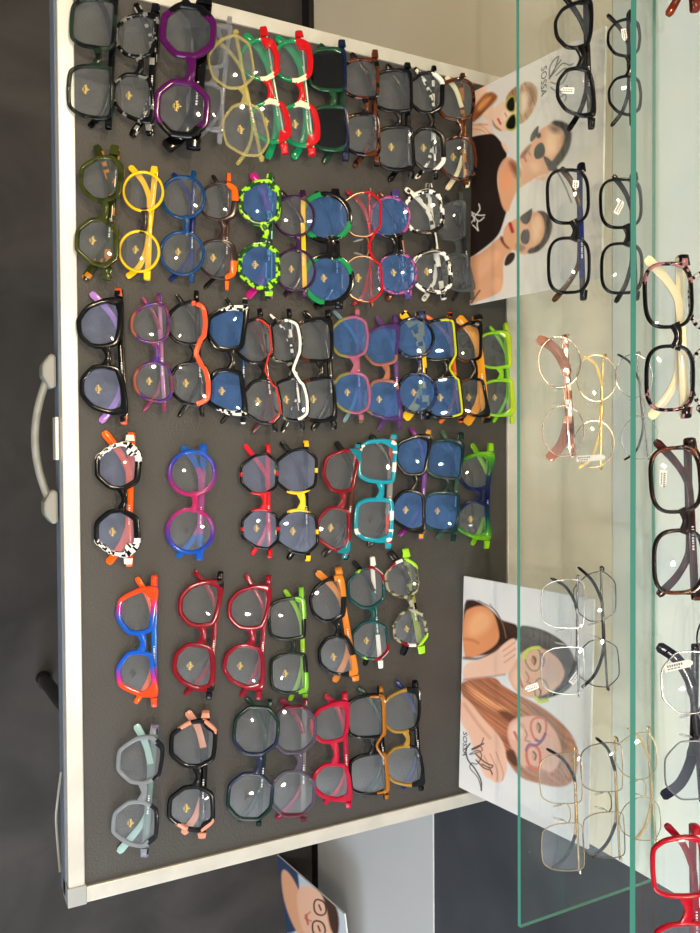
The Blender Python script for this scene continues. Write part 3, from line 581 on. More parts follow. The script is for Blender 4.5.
# carrying handle under the near edge
hx0, hx1 = at_z(50, 372, -.02).x, at_z(50, 506, -.02).x
hb = MB(); 
gp = []
for k in range(41):
    t = k / 40; x = hx0 + (hx1 - hx0) * t
    out_ = .002 + .017 * math.sin(math.pi * t) ** .8
    gp.append(loc((x, by0 - .004 - out_, -.030)))
rads = [(.0048 + (.0012 * math.sin(k / 40 * 2 * math.pi * 6) if 10 < k < 30 else 0), .0042) for k in range(41)]
hd = hb.tube(gp, rads, 12, up=Vector((0, 0, 1))).build('handle', M['hplast'], bd)
for (xx, sg) in ((hx0, -1), (hx1, 1)):
    m = MB()
    P = [(-.016, -.002), (.018, -.002), (.020, -.008), (.008, -.0165), (-.004, -.0165), (-.018, -.009)]
    v = [(xx + sg * 0 + p[0] * -sg * -1, by0 + p[1], z) for z in (-.042, -.016) for p in P]
    v = [loc(q) for q in v]; n = len(P)
    m.add(v, [tuple(range(n)), tuple(range(n, 2 * n))[::-1]] + [((i + 1) % n, i, i + n, (i + 1) % n + n) for i in range(n)])
    m.build('handle_mount', M['hplast'], bd, smooth=False, bevel=.003)
bp('latch_plate', (at_z(60, 417, -.02).x, at_z(60, 460, -.02).x, by0 - .005, by0 - .001, -.03, -.012), M['alu'], .001)
# folding legs and a loose wire
lt, lb = at_z(62, 742, -.03), at_z(45, 681, FL + .02)
def leg(top, bot):
    m = MB(); m.tube([loc(top), loc(bot)], .011, 14); o = m.build('leg', M['dark'], bd)
    c = MB(); b2 = Vector(bot); c.tube([loc((b2.x, b2.y, FL + .0)), loc((b2.x, b2.y, FL + .03))], .014, 14); c.build('foot', M['dark'], o)
lt = Vector((lt.x, by0 + .03, -.03)); lb = Vector((lb.x, lb.y, FL + .015))
leg(lt, lb); leg((bxl + .35, by0 + .12, -.03), (bxl + .40, by0 + .22, FL + .015))
leg((bxr - .1, by1 - .1, -.03), (bxr - .2, by1 - .14, FL + .015)); leg((bxl + .1, by1 - .1, -.03), (bxl + .2, by1 - .14, FL + .015))
wr = [at_z(61, 772, -.02), at_z(57.5, 800, -.02), at_z(56, 820, -.03), at_z(58, 850, -.03), at_z(60, 872, -.02)]
MB().tube(cat_rom([loc(p) for p in wr], 8), .0013, 6).build('wire', M['hplast'], bd)

# ------------------------------------------------------------------ glass shelves
def shelf(z, y0, y1, x0, x1, th, label, dmat=None):
    m = MB(); v = [(x, y, zz) for zz in (z - th, z) for y in (y0, y1) for x in (x0, x1)]
    cx, cy = (x0 + x1) / 2, (y0 + y1) / 2
    v = [(a - cx, b_ - cy, c - z + th) for a, b_, c in v]
    m.add(v, [(0, 2, 3, 1), (4, 5, 7, 6)], mi=0); m.add(v, [(0, 1, 5, 4), (2, 6, 7, 3), (0, 4, 6, 2), (1, 3, 7, 5)], mi=1)
    o = m.build('glass_shelf', [M['glass'], M['gedge']], smooth=False); o.location = (cx, cy, z - th)
    return tag(o, label, 'shelf', 'clear glass shelves')
sx1 = at_z(520.5, 928, Z1).x
e1 = shelf(Z1, YE, WY - .004, X0 + .3, sx1, .0045, 'lower clear glass shelf with a thin green front edge, just above the posters')
e2 = shelf(Z2, YE, WY - .004, X0 + .3, sx1 + .12, .0062, 'upper clear glass shelf with a thicker green front edge, at the right of the photo')
for z, nm in ((Z1 - .0045, 'under the lower glass shelf'), (Z2 - .0062, 'under the upper glass shelf')):
    for x in (-1.3, .62):
        if x > 0: continue
        o = MB().box(-.008, .008, -.12, 0, -.02, 0).build('shelf_bracket', M['alu'], smooth=False, bevel=.001); o.location = (x, WY - .001, z - .0002)
        tag(o, 'slim aluminium bracket ' + nm + ' at the left', 'bracket')

# ------------------------------------------------------------------ posters
def noise_grid(U, V, sc, seed):
    rs = np.random.RandomState(seed); g = rs.rand(64, 64)
    u = (U * sc) % 63; v = (V * sc) % 63; i = u.astype(int); j = v.astype(int); fu = u - i; fv = v - j
    fu = fu * fu * (3 - 2 * fu); fv = fv * fv * (3 - 2 * fv)
    return (g[i, j] * (1 - fu) * (1 - fv) + g[i + 1, j] * fu * (1 - fv) + g[i, j + 1] * (1 - fu) * fv + g[i + 1, j + 1] * fu * fv)
def sdf(PX, PY, poly):
    P = np.array(poly, float); d = np.full(PX.shape, 1e9); ins = np.zeros(PX.shape, bool); n = len(P)
    for i in range(n):
        a = P[i]; b_ = P[(i + 1) % n]; e = b_ - a; L2 = (e ** 2).sum() + 1e-9
        t = np.clip(((PX - a[0]) * e[0] + (PY - a[1]) * e[1]) / L2, 0, 1)
        d = np.minimum(d, np.hypot(PX - a[0] - t * e[0], PY - a[1] - t * e[1]))
        cond = ((a[1] > PY) != (b_[1] > PY)) & (PX < (b_[0] - a[0]) * (PY - a[1]) / (b_[1] - a[1] + 1e-12) + a[0]); ins ^= cond
    return np.where(ins, -d, d)
def lin(c): return np.array([((x / 255) / 12.92 if x <= 10 else (((x / 255) + .055) / 1.055) ** 2.4) for x in c])
def paint(PX, PY, U, V, bg, ops):
    img = np.ones(PX.shape + (3,)) * lin(bg)
    for op in ops:
        k, pts, col = op[0], op[1], lin(op[2]); soft = op[3] if len(op) > 3 else .6; streak = op[4] if len(op) > 4 else None
        if k == 'p': d = sdf(PX, PY, chaikin(pts, 2))
        elif k == 'l':
            wd = op[5] if len(op) > 5 else .8
            d = np.full(PX.shape, 1e9); Q = [tuple(q) for q in cat_rom([(a, b_, 0) for a, b_ in pts], 5)]
            for a, b_ in zip(Q, Q[1:]):
                e = (b_[0] - a[0], b_[1] - a[1]); L2 = e[0] ** 2 + e[1] ** 2 + 1e-9
                t = np.clip(((PX - a[0]) * e[0] + (PY - a[1]) * e[1]) / L2, 0, 1)
                d = np.minimum(d, np.hypot(PX - a[0] - t * e[0], PY - a[1] - t * e[1]) - wd)
        elif k == 'r':      # ring outline of a polygon
            d = np.abs(sdf(PX, PY, chaikin(pts, 2))) - (op[5] if len(op) > 5 else 1.0)
        al = np.clip(.5 - d / (2 * soft), 0, 1)[..., None]
        c = np.ones(img.shape) * col
        if streak:
            ang, amt, sc = streak
            a = math.radians(ang); s1 = PX * math.cos(a) + PY * math.sin(a); s2 = -PX * math.sin(a) + PY * math.cos(a)
            n = noise_grid(np.abs(s1) * .04 + 3, np.abs(s2) * sc + 5, 1, 3) - .5
            c = np.clip(c * (1 + amt * 2 * n[..., None]), 0, 1)
        img = img * (1 - al) + c * al
    return img
def poster(name, BL, right, upv, W, Hh, bg, ops, label, texts, res=.0008):
    """upright card: BL = lower left corner in the world"""
    BL = Vector(BL); right = Vector(right).normalized(); upv = Vector(upv).normalized(); nn = right.cross(upv)
    root = empty(name, BL, label, 'poster', 'fashion posters')
    P = lambda a, b_, c: right * a + upv * b_ + nn * c
    th = .003
    m = MB(); v = [P(a, b_, c) for c in (-th, 0) for b_ in (0, Hh) for a in (0, W)]
    m.add(v, [(0, 2, 3, 1), (4, 5, 7, 6), (0, 1, 5, 4), (2, 6, 7, 3), (0, 4, 6, 2), (1, 3, 7, 5)])
    m.build('board', M['paper2'], root, smooth=False)
    nu, nv = int(W / res), int(Hh / res)
    uu, vv = np.meshgrid(np.linspace(0, W, nu), np.linspace(0, Hh, nv), indexing='ij')
    pts = np.array(BL)[None, None] + uu[..., None] * np.array(right) + vv[..., None] * np.array(upv) + np.array(nn) * .0003
    rel = pts - np.array(C0)
    ci = np.array([[r.x, r.y, r.z], [-u.x, -u.y, -u.z], [-b.x, -b.y, -b.z]])
    cc = rel @ ci.T; PX = cc[..., 0] / cc[..., 2] * F + CXP; PY = cc[..., 1] / cc[..., 2] * F + CYP
    img = paint(PX, PY, uu, vv, bg, ops)
    loc_ = (pts - np.array(BL)).reshape(-1, 3)
    idx = np.arange(nu * nv).reshape(nu, nv)
    fs = np.stack([idx[:-1, :-1], idx[1:, :-1], idx[1:, 1:], idx[:-1, 1:]], -1).reshape(-1, 4)
    me = bpy.data.meshes.new('picture'); me.vertices.add(len(loc_)); me.vertices.foreach_set('co', loc_.ravel())
    me.loops.add(len(fs) * 4); me.polygons.add(len(fs)); me.polygons.foreach_set('loop_start', np.arange(len(fs)) * 4)
    me.loops.foreach_set('vertex_index', fs.ravel()); me.update(calc_edges=True)
    ca = me.color_attributes.new('Col', 'FLOAT_COLOR', 'POINT')
    ca.data.foreach_set('color', np.concatenate([img, np.ones(img.shape[:2] + (1,))], -1).reshape(-1).astype(np.float32))
    me.materials.append(M['printed']); o = bpy.data.objects.new('picture', me); COL.objects.link(o); o.parent = root
    for (s, a, b_, size, c) in texts:
        cu = bpy.data.curves.new('t', 'FONT'); cu.body = s; cu.size = size; cu.resolution_u = 3
        ob = bpy.data.objects.new('t', cu); COL.objects.link(ob); bpy.context.view_layer.update()
        me = bpy.data.meshes.new_from_object(ob.evaluated_get(bpy.context.evaluated_depsgraph_get())); bpy.data.objects.remove(ob)
        for vtx in me.vertices: vtx.co = P(a + vtx.co.x, b_ + vtx.co.y, .0006)
        me.materials.clear(); me.materials.append(M[c]); me.name = 'lettering'
        t = bpy.data.objects.new('lettering', me); COL.objects.link(t); t.parent = root
    if name == 'fashion_poster':        # easel strut behind
        m = MB(); q = [P(W / 2 - .03, 0.0, -th), P(W / 2 + .03, 0.0, -th), P(W / 2, Hh * .7, -th)]
        foot = [Vector((p.x, p.y + .03, q[0].z)) for p in q[:2]]
        m.add([q[2] + Vector((-.008, 0, 0)), q[2] + Vector((.008, 0, 0)), foot[1], foot[0], q[2] + Vector((-.008, .002, 0)), q[2] + Vector((.008, .002, 0)), foot[1] + Vector((0, .002, 0)), foot[0] + Vector((0, .002, 0))],
              [(0, 1, 2, 3), (7, 6, 5, 4), (0, 4, 5, 1), (3, 2, 6, 7), (1, 5, 6, 2), (0, 3, 7, 4)])
        m.build('easel_strut', M['paper2'], root, smooth=False)
    return root
M['paper2'] = plain('white_card', (.72, .72, .72), .5)
M['printed'] = attr_mat('printed_card', .35, spec=.4, gamma=1)
cv = lambda L_, ox, oy, s: [(ox + x / s, oy + y / s) for x, y in L_]
C1 = lambda *p: cv(p, 460, 60, 5.833)
C4 = lambda *p: cv(p, 460, 180, 5.833)
C2 = lambda *p: cv(p, 460, 570, 5)
C3 = lambda *p: cv(p, 460, 680, 5)
SK, SKL, SKD, SKS = (226, 166, 128), (242, 200, 170), (176, 108, 76), (205, 140, 104)
ops1 = [
 # first woman
 ('p', C1((20, 160), (150, 115), (165, 180), (120, 260), (60, 350), (20, 370)), SKL, 1),
 ('p', C1((30, 350), (60, 300), (120, 220), (150, 190), (195, 185), (225, 215), (200, 250), (150, 300), (110, 340), (70, 370)), (170, 98, 50), 1.2, (-50, .5, .9)),
 ('p', C1((100, 270), (150, 220), (190, 210), (150, 270), (110, 310)), (222, 150, 92), 1.6, (-50, .4, .9)),
 ('p', C1((120, 330), (160, 290), (200, 260), (200, 330), (180, 370)), SKL, 1),
 ('p', C1((186, 330), (200, 280), (240, 245), (290, 225), (340, 230), (350, 330), (320, 400), (250, 418), (205, 400)), SKL, .8),
 ('p', C1((186, 340), (205, 380), (250, 415), (225, 412), (192, 385)), SKD, 1), ('p', C1((240, 300), (290, 290), (290, 330), (250, 360)), (248, 214, 190), 2),
 ('p', C1((262, 230), (290, 180), (345, 140), (345, 240), (290, 260)), (168, 120, 84), .8, (70, .5, 1)),
 ('p', C1((345, 150), (385, 122), (430, 135), (456, 180), (450, 250), (410, 330), (360, 375), (330, 370), (345, 250)), (186, 142, 104), 1, (70, .45, 1)),
 ('p', C1((350, 200), (380, 180), (400, 230), (385, 300), (355, 320)), (236, 206, 174), 2.4), ('p', C1((385, 150), (430, 160), (440, 240), (400, 280), (410, 200)), (140, 96, 66), 2, (70, .4, 1)),
 ('p', C1((262, 250), (285, 215), (320, 200), (326, 300), (300, 310), (268, 290)), (176, 176, 70), .5), ('p', C1((270, 255), (290, 220), (316, 212), (320, 290), (296, 302), (274, 285)), (12, 12, 12), .5),
 ('p', C1((262, 370), (290, 320), (330, 306), (334, 400), (300, 418), (268, 405)), (176, 176, 70), .5), ('p', C1((268, 372), (294, 326), (322, 314), (326, 392), (298, 406), (272, 396)), (12, 12, 12), .5),
 ('l', C1((222, 345), (236, 372)), (196, 88, 76), .5, None, 1.1), ('l', C1((262, 310), (272, 330)), SKD, .8, None, .5),
 ('p', C1((15, 355), (60, 360), (110, 370), (165, 358), (190, 372), (170, 392), (200, 440), (190, 462), (160, 430), (110, 432), (60, 445), (15, 440)), SKL, .8),
 ('l', C1((70, 380), (130, 385), (185, 440)), SKS, .8, None, .35), ('l', C1((60, 400), (120, 408), (150, 425)), SKS, .8, None, .35), ('l', C1((110, 372), (160, 378)), SKD, .6, None, .3),
 # man
 ('p', C1((0, 450), (60, 450), (110, 438), (165, 430), (200, 430), (250, 490), (282, 560), (240, 600), (215, 680), (225, 817), (0, 817)), (38, 27, 24), .7),
 ('p', C4((0, -5), (215, -5), (222, 60), (250, 120), (282, 148), (250, 260), (222, 330), (140, 400), (60, 455), (0, 480)), (38, 27, 24), .7),
 ('p', C1((235, 480), (262, 480), (290, 540), (270, 545)), SKL, .8),
 ('p', C1((215, 690), (228, 620), (270, 560), (320, 580), (360, 640), (440, 670), (430, 700), (340, 745), (300, 830), (280, 900), (240, 850)), SK, 1),
 ('p', C1((240, 700), (262, 630), (300, 600), (310, 660), (280, 760), (250, 780)), (238, 160, 116), 3), ('p', C1((280, 590), (320, 590), (360, 660), (330, 700), (300, 640)), (150, 92, 68), 2.5),
 ('p', C1((345, 560), (380, 510), (420, 480), (440, 430), (500, 380), (560, 370), (600, 420), (620, 500), (570, 600), (520, 660), (480, 700), (430, 690), (370, 650), (348, 600)), SK, .9),
 ('p', C1((500, 420), (560, 390), (590, 450), (560, 540), (500, 560)), (246, 200, 160), 3.5), ('p', C1((400, 600), (460, 590), (480, 640), (430, 670)), (240, 186, 146), 3), ('p', C1((510, 380), (570, 380), (590, 420), (540, 430)), (150, 112, 92), 3),
 ('p', C1((345, 560), (420, 480), (400, 530), (365, 580)), (110, 78, 62), 1.5),
 ('p', C1((520, 370), (560, 345), (640, 372), (656, 440), (640, 520), (600, 590), (560, 630), (515, 650), (510, 620), (560, 560), (600, 500), (610, 440), (590, 395)), (66, 54, 48), 1.2, (40, .4, 1)),
 ('p', C1((410, 440), (440, 395), (462, 378), (456, 430), (430, 470), (408, 482)), (66, 60, 56), .6), ('p', C1((430, 530), (445, 495), (480, 475), (500, 520), (490, 565), (450, 582), (432, 565)), (40, 38, 38), .6),
 ('p', C1((440, 430), (470, 420), (475, 450), (450, 462)), (60, 50, 46), .9), ('p', C1((480, 560), (500, 560), (560, 610), (580, 660), (540, 650), (515, 640)), (50, 42, 38), .8), ('p', C1((440, 690), (470, 668), (520, 660), (505, 690), (480, 706)), SKL, .9),
 ('l', C1((365, 545), (385, 590)), (176, 92, 76), .7, None, .9), ('l', C1((392, 520), (410, 555)), SKD, .9, None, .7), ('l', C1((560, 640), (610, 730), (650, 830)), (70, 58, 50), .7, None, .7),
 # second woman
 ('p', C4((0, 480), (60, 455), (140, 415), (225, 335), (262, 330), (320, 410), (262, 440), (250, 500), (255, 590), (230, 665), (60, 722), (0, 740)), SK, .8),
 ('p', C4((60, 500), (140, 440), (220, 400), (240, 440), (180, 520), (80, 600)), (240, 180, 138), 3), ('p', C4((170, 600), (220, 560), (250, 600), (230, 660), (190, 650)), (238, 176, 134), 2), ('l', C4((66, 716), (90, 680), (116, 645)), (80, 40, 30), .6, None, .7),
 ('p', C4((225, 340), (250, 320), (300, 400), (270, 402)), (110, 60, 44), 1.2), ('p', C4((256, 505), (262, 460), (285, 425), (322, 420), (320, 460), (290, 495)), (60, 44, 38), .7),
 ('p', C4((250, 320), (262, 270), (300, 240), (340, 215), (400, 190), (450, 180), (500, 215), (500, 330), (440, 400), (380, 442), (330, 420), (280, 390), (255, 360)), SK, .8),
 ('p', C4((420, 220), (470, 210), (480, 300), (440, 370), (420, 320)), (244, 200, 160), 2.4), ('p', C4((330, 360), (390, 390), (360, 425), (325, 400)), (150, 108, 92), 1.6),
 ('p', C4((440, 180), (490, 178), (530, 215), (543, 270), (520, 350), (470, 412), (420, 432), (390, 428), (400, 400), (450, 385), (490, 330), (495, 260), (480, 205)), (74, 58, 48), 1, (60, .4, 1)),
 ('p', C4((345, 215), (400, 178), (424, 158), (418, 220), (392, 265), (360, 250)), (66, 58, 56), .6), ('p', C4((350, 330), (366, 290), (400, 280), (410, 330), (398, 378), (360, 372)), (66, 58, 56), .6), ('l', C4((384, 262), (386, 290)), (190, 180, 170), .5, None, .4),
 ('l', C4((292, 256), (306, 300)), (176, 50, 50), .8, None, 1.8),
 # white emblem on the dark jumper
 ('l', C4((110, 140), (116, 170), (100, 196), (84, 215)), (235, 225, 215), .45, None, .5), ('l', C4((66, 186), (90, 200), (120, 206), (144, 204)), (235, 225, 215), .45, None, .5), ('l', C4((62, 200), (84, 222), (70, 244), (58, 256)), (235, 225, 215), .45, None, .5),
 ('l', C4((74, 262), (92, 280), (106, 296)), (235, 225, 215), .45, None, .5), ('l', C4((84, 215), (110, 240), (140, 218)), (235, 225, 215), .45, None, .5), ('l', C4((104, 236), (100, 262), (106, 292)), (235, 225, 215), .45, None, .5), ('l', C4((72, 190), (86, 240)), (235, 225, 215), .45, None, .5),
 # script flourish beside the lettering
 ('l', C1((590, 0), (560, 40), (535, 80), (520, 105), (545, 70), (560, 30), (575, -20), (548, 0), (525, 40), (520, 90)), (40, 34, 34), .5, None, .5),
 ('l', C1((520, 110), (560, 60), (600, 20), (640, 30), (660, 20)), (40, 34, 34), .5, None, .5), ('l', C1((530, 130), (590, 140), (630, 70), (610, 50), (560, 90)), (40, 34, 34), .5, None, .5),
 ('l', C1((530, 160), (560, 180), (600, 170), (626, 150), (610, 190), (590, 215), (560, 212)), (40, 34, 34), .5, None, .5), ('l', C1((556, 190), (600, 188), (620, 215), (610, 238)), (40, 34, 34), .5, None, .5),
]
DK = (34, 28, 32)
ops2 = [
 # first woman
 ('p', C2((15, 155), (60, 145), (110, 165), (170, 210), (205, 250), (250, 262), (290, 275), (300, 345), (215, 400), (120, 430), (15, 430)), (62, 42, 34), 1, (35, .4, .9)),
 ('p', C2((15, 215), (60, 185), (120, 175), (170, 215), (190, 280), (200, 350), (150, 400), (60, 440), (15, 445)), (226, 148, 100), 1),
 ('p', C2((40, 260), (90, 200), (150, 215), (160, 280), (90, 330), (40, 330)), (240, 176, 128), 4), ('l', C2((20, 345), (60, 350), (90, 365)), (190, 110, 74), 1.6, None, .8), ('l', C2((20, 440), (110, 440), (200, 385)), (110, 62, 46), 1.4, None, 1.2),
 ('l', C2((150, 170), (210, 260), (230, 340)), (150, 110, 90), .6, None, .4), ('l', C2((90, 152), (170, 196), (200, 240)), (96, 66, 52), .6, None, .4),
 ('p', C2((290, 275), (350, 280), (420, 300), (480, 330), (530, 370), (560, 410), (582, 470), (580, 540), (545, 600), (480, 630), (410, 635), (330, 560), (290, 380)), (66, 56, 56), 1, (30, .35, .9)),
 ('p', C2((330, 290), (420, 310), (470, 350), (420, 360), (340, 330)), (88, 78, 76), 3, (30, .4, .9)),
 ('p', C2((235, 520), (262, 470), (300, 420), (340, 390), (400, 385), (450, 410), (500, 450), (530, 520), (490, 590), (430, 630), (370, 642), (310, 630), (262, 590)), (226, 174, 148), .9),
 ('p', C2((420, 430), (490, 460), (500, 540), (440, 580), (410, 520)), (204, 160, 140), 3), ('p', C2((250, 520), (290, 480), (320, 560), (300, 600), (262, 570)), (240, 194, 168), 2.4),
 ('p', C2((360, 640), (440, 620), (520, 560), (545, 590), (480, 632), (410, 646)), (70, 58, 58), 1.2),
 ('r', C2((325, 430), (345, 400), (392, 390), (404, 430), (398, 500), (360, 508), (330, 470)), (120, 126, 92), .6, None, .7), ('l', C2((322, 440), (334, 408), (360, 392), (396, 388)), (200, 214, 74), .6, None, 1.6),
 ('r', C2((372, 600), (376, 560), (400, 535), (440, 570), (445, 640), (410, 655), (380, 640)), (120, 126, 92), .6, None, .7), ('l', C2((380, 640), (400, 658), (438, 652)), (200, 214, 74), .6, None, 1.6),
 ('p', C2((352, 440), (380, 425), (386, 460), (362, 476)), (190, 128, 92), 1.2), ('l', C2((364, 432), (378, 450), (372, 474)), (60, 40, 36), .6, None, .7), ('l', C2((392, 590), (404, 606), (400, 626)), (60, 40, 36), .6, None, .7), ('l', C2((410, 420), (420, 450), (414, 480)), (90, 66, 58), .8, None, .8),
 ('l', C2((330, 510), (345, 540), (336, 560), (352, 566)), (160, 104, 84), .8, None, .6), ('l', C2((296, 540), (312, 584)), (200, 104, 98), .8, None, 1.4),
 ('p', C2((15, 470), (100, 448), (180, 410), (215, 372), (262, 338), (284, 350), (280, 450), (262, 490), (230, 525), (160, 520), (80, 545), (15, 555)), (240, 196, 172), .8),
 ('l', C2((215, 405), (274, 362)), (196, 140, 116), .8, None, .5), ('l', C2((220, 432), (278, 392)), (196, 140, 116), .8, None, .5), ('l', C2((222, 462), (276, 424)), (196, 140, 116), .8, None, .5), ('l', C2((20, 548), (120, 536), (225, 522)), (180, 124, 100), 1.2, None, .6),
 # second woman
 ('p', C2((15, 560), (80, 545), (160, 530), (205, 560), (200, 600), (270, 640), (330, 680), (380, 720), (15, 760)), (196, 122, 84), 1, (35, .42, .9)),
 ('p', C3((0, 0), (160, -10), (250, 50), (330, 90), (420, 140), (500, 205), (560, 270), (592, 350), (592, 440), (560, 520), (490, 540), (380, 515), (300, 490), (230, 400), (130, 230), (0, 70)), (176, 112, 82), 1.2, (36, .38, .8)),
 ('p', C3((20, 10), (100, 60), (190, 120), (270, 160), (250, 190), (160, 140), (60, 80)), (226, 156, 110), 2.4, (36, .4, .8)), ('p', C3((320, 120), (400, 150), (480, 220), (540, 300), (560, 400), (530, 380), (470, 260), (380, 180)), (150, 108, 88), 2, (45, .35, .8)),
 ('p', C3((180, 150), (240, 150), (290, 190), (280, 220), (220, 200)), (120, 74, 56), 2), ('p', C3((520, 340), (560, 360), (560, 480), (500, 500), (510, 420)), (190, 140, 112), 2.4, (60, .4, .8)),
 ('p', C3((235, 240), (262, 195), (320, 180), (400, 180), (460, 230), (500, 300), (510, 380), (480, 450), (420, 480), (350, 470), (300, 420), (262, 350), (240, 300)), (232, 176, 156), 1.2),
 ('p', C3((250, 230), (300, 200), (320, 260), (290, 300), (255, 290)), (244, 204, 184), 2.4), ('p', C3((420, 250), (480, 300), (490, 400), (430, 440), (420, 340)), (222, 176, 160), 3), ('p', C3((340, 420), (400, 440), (460, 470), (400, 490), (320, 450)), (170, 120, 100), 2),
 ('r', C3((350, 230), (366, 190), (420, 186), (434, 220), (424, 290), (400, 312), (366, 290)), (208, 116, 100), .6, None, 1.2), ('l', C3((380, 300), (404, 306), (426, 270)), (120, 90, 130), .6, None, 1.3),
 ('r', C3((330, 350), (352, 325), (390, 336), (404, 380), (398, 450), (366, 452), (336, 410)), (214, 104, 84), .6, None, 1.4), ('l', C3((330, 350), (346, 322), (380, 326), (402, 312)), (120, 90, 130), .6, None, 1.2),
 ('p', C3((375, 222), (400, 210), (412, 250), (390, 270)), (196, 134, 108), 1.2), ('l', C3((390, 216), (402, 236), (396, 262)), (70, 46, 44), .6, None, .7), ('p', C3((352, 360), (378, 354), (386, 396), (362, 404)), (216, 160, 134), 1.2), ('l', C3((366, 358), (380, 376), (374, 400)), (70, 46, 44), .6, None, .7),
 ('l', C3((325, 250), (335, 275), (326, 300), (350, 308)), (170, 106, 92), .8, None, .7), ('l', C3((272, 262), (290, 300)), (204, 110, 106), .8, None, 1.4), ('p', C3((300, 205), (330, 235), (320, 250), (296, 226)), (214, 150, 130), 1.4),
 # her arm and hand
 ('p', C3((0, 70), (50, 110), (120, 200), (190, 270), (225, 330), (238, 420), (232, 470), (205, 515), (178, 515), (150, 495), (120, 480), (80, 380), (40, 260), (0, 210)), (238, 190, 166), .9),
 ('l', C3((20, 120), (90, 220), (150, 290)), (206, 150, 122), 2, None, .9), ('l', C3((180, 360), (215, 460), (212, 500)), (190, 134, 112), .8, None, .4), ('l', C3((150, 370), (185, 450), (186, 500)), (190, 134, 112), .8, None, .4), ('l', C3((120, 380), (150, 440), (160, 480)), (190, 134, 112), .8, None, .4),
 ('p', C3((225, 350), (270, 345), (290, 400), (285, 440), (240, 405)), (96, 62, 50), 1.4, (36, .4, .8)),
 # script flourish
 ('l', C3((118, 290), (100, 330), (60, 350), (95, 330), (112, 350), (80, 365), (48, 372), (90, 352), (108, 380), (85, 420), (60, 415), (50, 440), (90, 490), (108, 552)), DK, .45, None, .45),
 ('l', C3((50, 318), (30, 350), (40, 400), (72, 440), (104, 500), (106, 552)), DK, .45, None, .7), ('l', C3((78, 370), (110, 400), (140, 420), (164, 428), (150, 440), (110, 420)), DK, .45, None, .6), ('l', C3((80, 400), (120, 440), (150, 450), (162, 470)), DK, .45, None, .6), ('l', C3((60, 345), (118, 318)), DK, .45, None, .7),
]
# lower poster: base line traced on the board, leaning back a little
bl2, br2 = at_z(464, 576, .0045), at_z(459, 787, .0045); W2 = .297; H2 = .21
mid2 = (bl2 + br2) / 2; rgt = (br2 - bl2).normalized(); lean = Vector((0, .14, 1)).normalized()
W2 = (br2 - bl2).length
upv = (lean - rgt * lean.dot(rgt)).normalized()
poster('fashion_poster', bl2, rgt, upv, W2, H2, (228, 226, 226), ops2, 'landscape poster of two women with hands at their faces, standing on the board', [('SOSSA', .206, .006, .0115, 'printk')])
br1 = at_z(470, 305, .0045); bl1 = br1 + (bl2 - br2).normalized() * W2 * 1.0; bl1.y = br1.y + .006
rg1 = (br1 - bl1).normalized()
upv1 = (lean - rg1 * lean.dot(rg1)).normalized()
poster('fashion_poster', bl1, rg1, upv1, W2, H2, (226, 218, 208), ops1, 'landscape poster of a man and two women in sunglasses, standing on the board', [('SOSSA', .012, .118, .0125, 'printk')])
# small portrait card low down, leaning at the white base
ops3 = [('p', [(274, 852), (286, 850), (298, 868), (300, 900), (300, 933), (276, 933)], (40, 62, 96), 1), ('p', [(280, 868), (290, 872), (306, 905), (318, 940), (300, 940), (284, 905)], SK, 1),
        ('p', [(296, 890), (306, 884), (326, 892), (338, 912), (338, 940), (306, 940), (298, 915)], (236, 186, 158), 1.2), ('p', [(318, 886), (330, 894), (340, 915), (338, 940), (330, 930), (326, 905)], (70, 46, 36), 1.2),
        ('r', [(314, 898), (326, 902), (326, 916), (314, 914)], (40, 34, 34), .6, None, .8), ('r', [(312, 920), (324, 922), (326, 936), (313, 936)], (40, 34, 34), .6, None, .8), ('l', [(319, 905), (321, 910)], (60, 44, 40), .6, None, .8), ('l', [(318, 926), (320, 931)], (60, 44, 40), .6, None, .8), ('l', [(310, 912), (305, 918), (311, 921)], SKD, .8, None, .6), ('l', [(306, 915), (308, 924)], (190, 70, 70), 1, None, 1)]
p3 = at_z(277, 855, FL + .0006); q3 = at_z(287, 933, FL + .0006)
d3 = (q3 - p3).normalized(); u3 = Vector((0, .08, 1)).normalized(); u3 = (u3 - d3 * u3.dot(d3)).normalized()
poster('portrait_card', p3, d3, u3, .21, .27, (196, 204, 214), ops3, 'portrait card of a woman in glasses standing on the dark floor below the board', [])

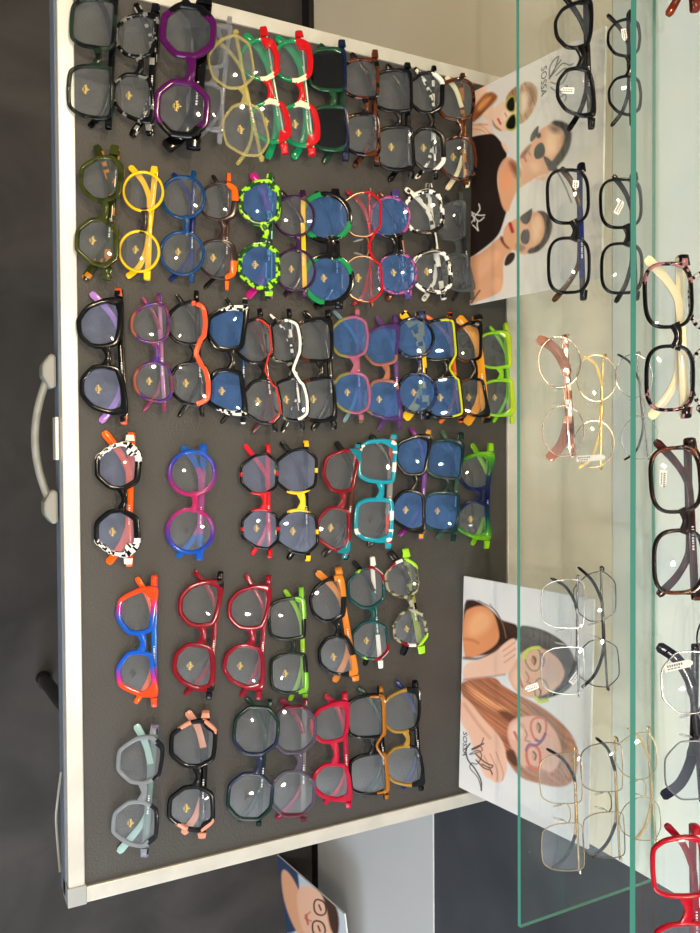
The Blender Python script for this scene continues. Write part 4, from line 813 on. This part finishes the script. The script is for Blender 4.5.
# ------------------------------------------------------------------ light
def area(name, locn, rot, sx, sy, power, col):
    l = bpy.data.lights.new(name, 'AREA'); l.shape = 'RECTANGLE'; l.size = sx; l.size_y = sy; l.energy = power; l.color = col
    o = bpy.data.objects.new(name, l); COL.objects.link(o); o.location = locn; o.rotation_euler = rot; return o
area('window_daylight', (X1 + .06, (wy0 + wy1) / 2, (wz0 + wz1) / 2), (0, math.radians(90), 0), wz1 - wz0, wy1 - wy0, 115, (.82, .91, 1))
M['lampglow'] = newmat('lamp_glow')[0]; P_ = M['lampglow'].node_tree.nodes['Principled BSDF']; P_.inputs['Emission Color'].default_value = (1, .85, .65, 1); P_.inputs['Emission Strength'].default_value = 30
lamps = [(-1.0, -.5), (-.35, -.9), (.35, -.5), (-1.0, .35), (-.2, .25), (.6, .35), (1.3, -.5)]
for i, (x, y) in enumerate(lamps):
    rt = empty('ceiling_spot', (x, y, H), 'round recessed ceiling spot above the display board', 'ceiling light', 'recessed ceiling spots')
    m = MB(); n = 24
    rg = lambda r_, z: [(r_ * math.cos(2 * math.pi * k / n), r_ * math.sin(2 * math.pi * k / n), z) for k in range(n)]
    m.loft([rg(.042, 0), rg(.042, -.006), rg(.028, -.008), rg(.028, -.001)], closed=True).build('rim', M['alu'], rt)
    m = MB(); m.loft([rg(.026, -.001), rg(.026, -.004)]).build('lamp', M['lampglow'], rt)
    l = bpy.data.lights.new('spot', 'SPOT'); l.energy = 46 if x < .5 else 26; l.color = (1, .78, .50) if x < 0 else (1, .88, .72); l.spot_size = math.radians(105); l.spot_blend = .8; l.shadow_soft_size = .022
    o = bpy.data.objects.new('spot', l); COL.objects.link(o); o.location = (x, y, H - .02)
w = bpy.data.worlds.new('world'); SC.world = w; w.use_nodes = True
w.node_tree.nodes['Background'].inputs['Color'].default_value = (.8, .88, 1, 1); w.node_tree.nodes['Background'].inputs['Strength'].default_value = .33
SC.view_settings.view_transform = 'Standard'; SC.view_settings.look = 'None'; SC.view_settings.gamma = 1; SC.view_settings.exposure = 0
SC.cycles.transparent_max_bounces = 48; SC.cycles.max_bounces = 10; SC.cycles.sample_clamp_indirect = 6
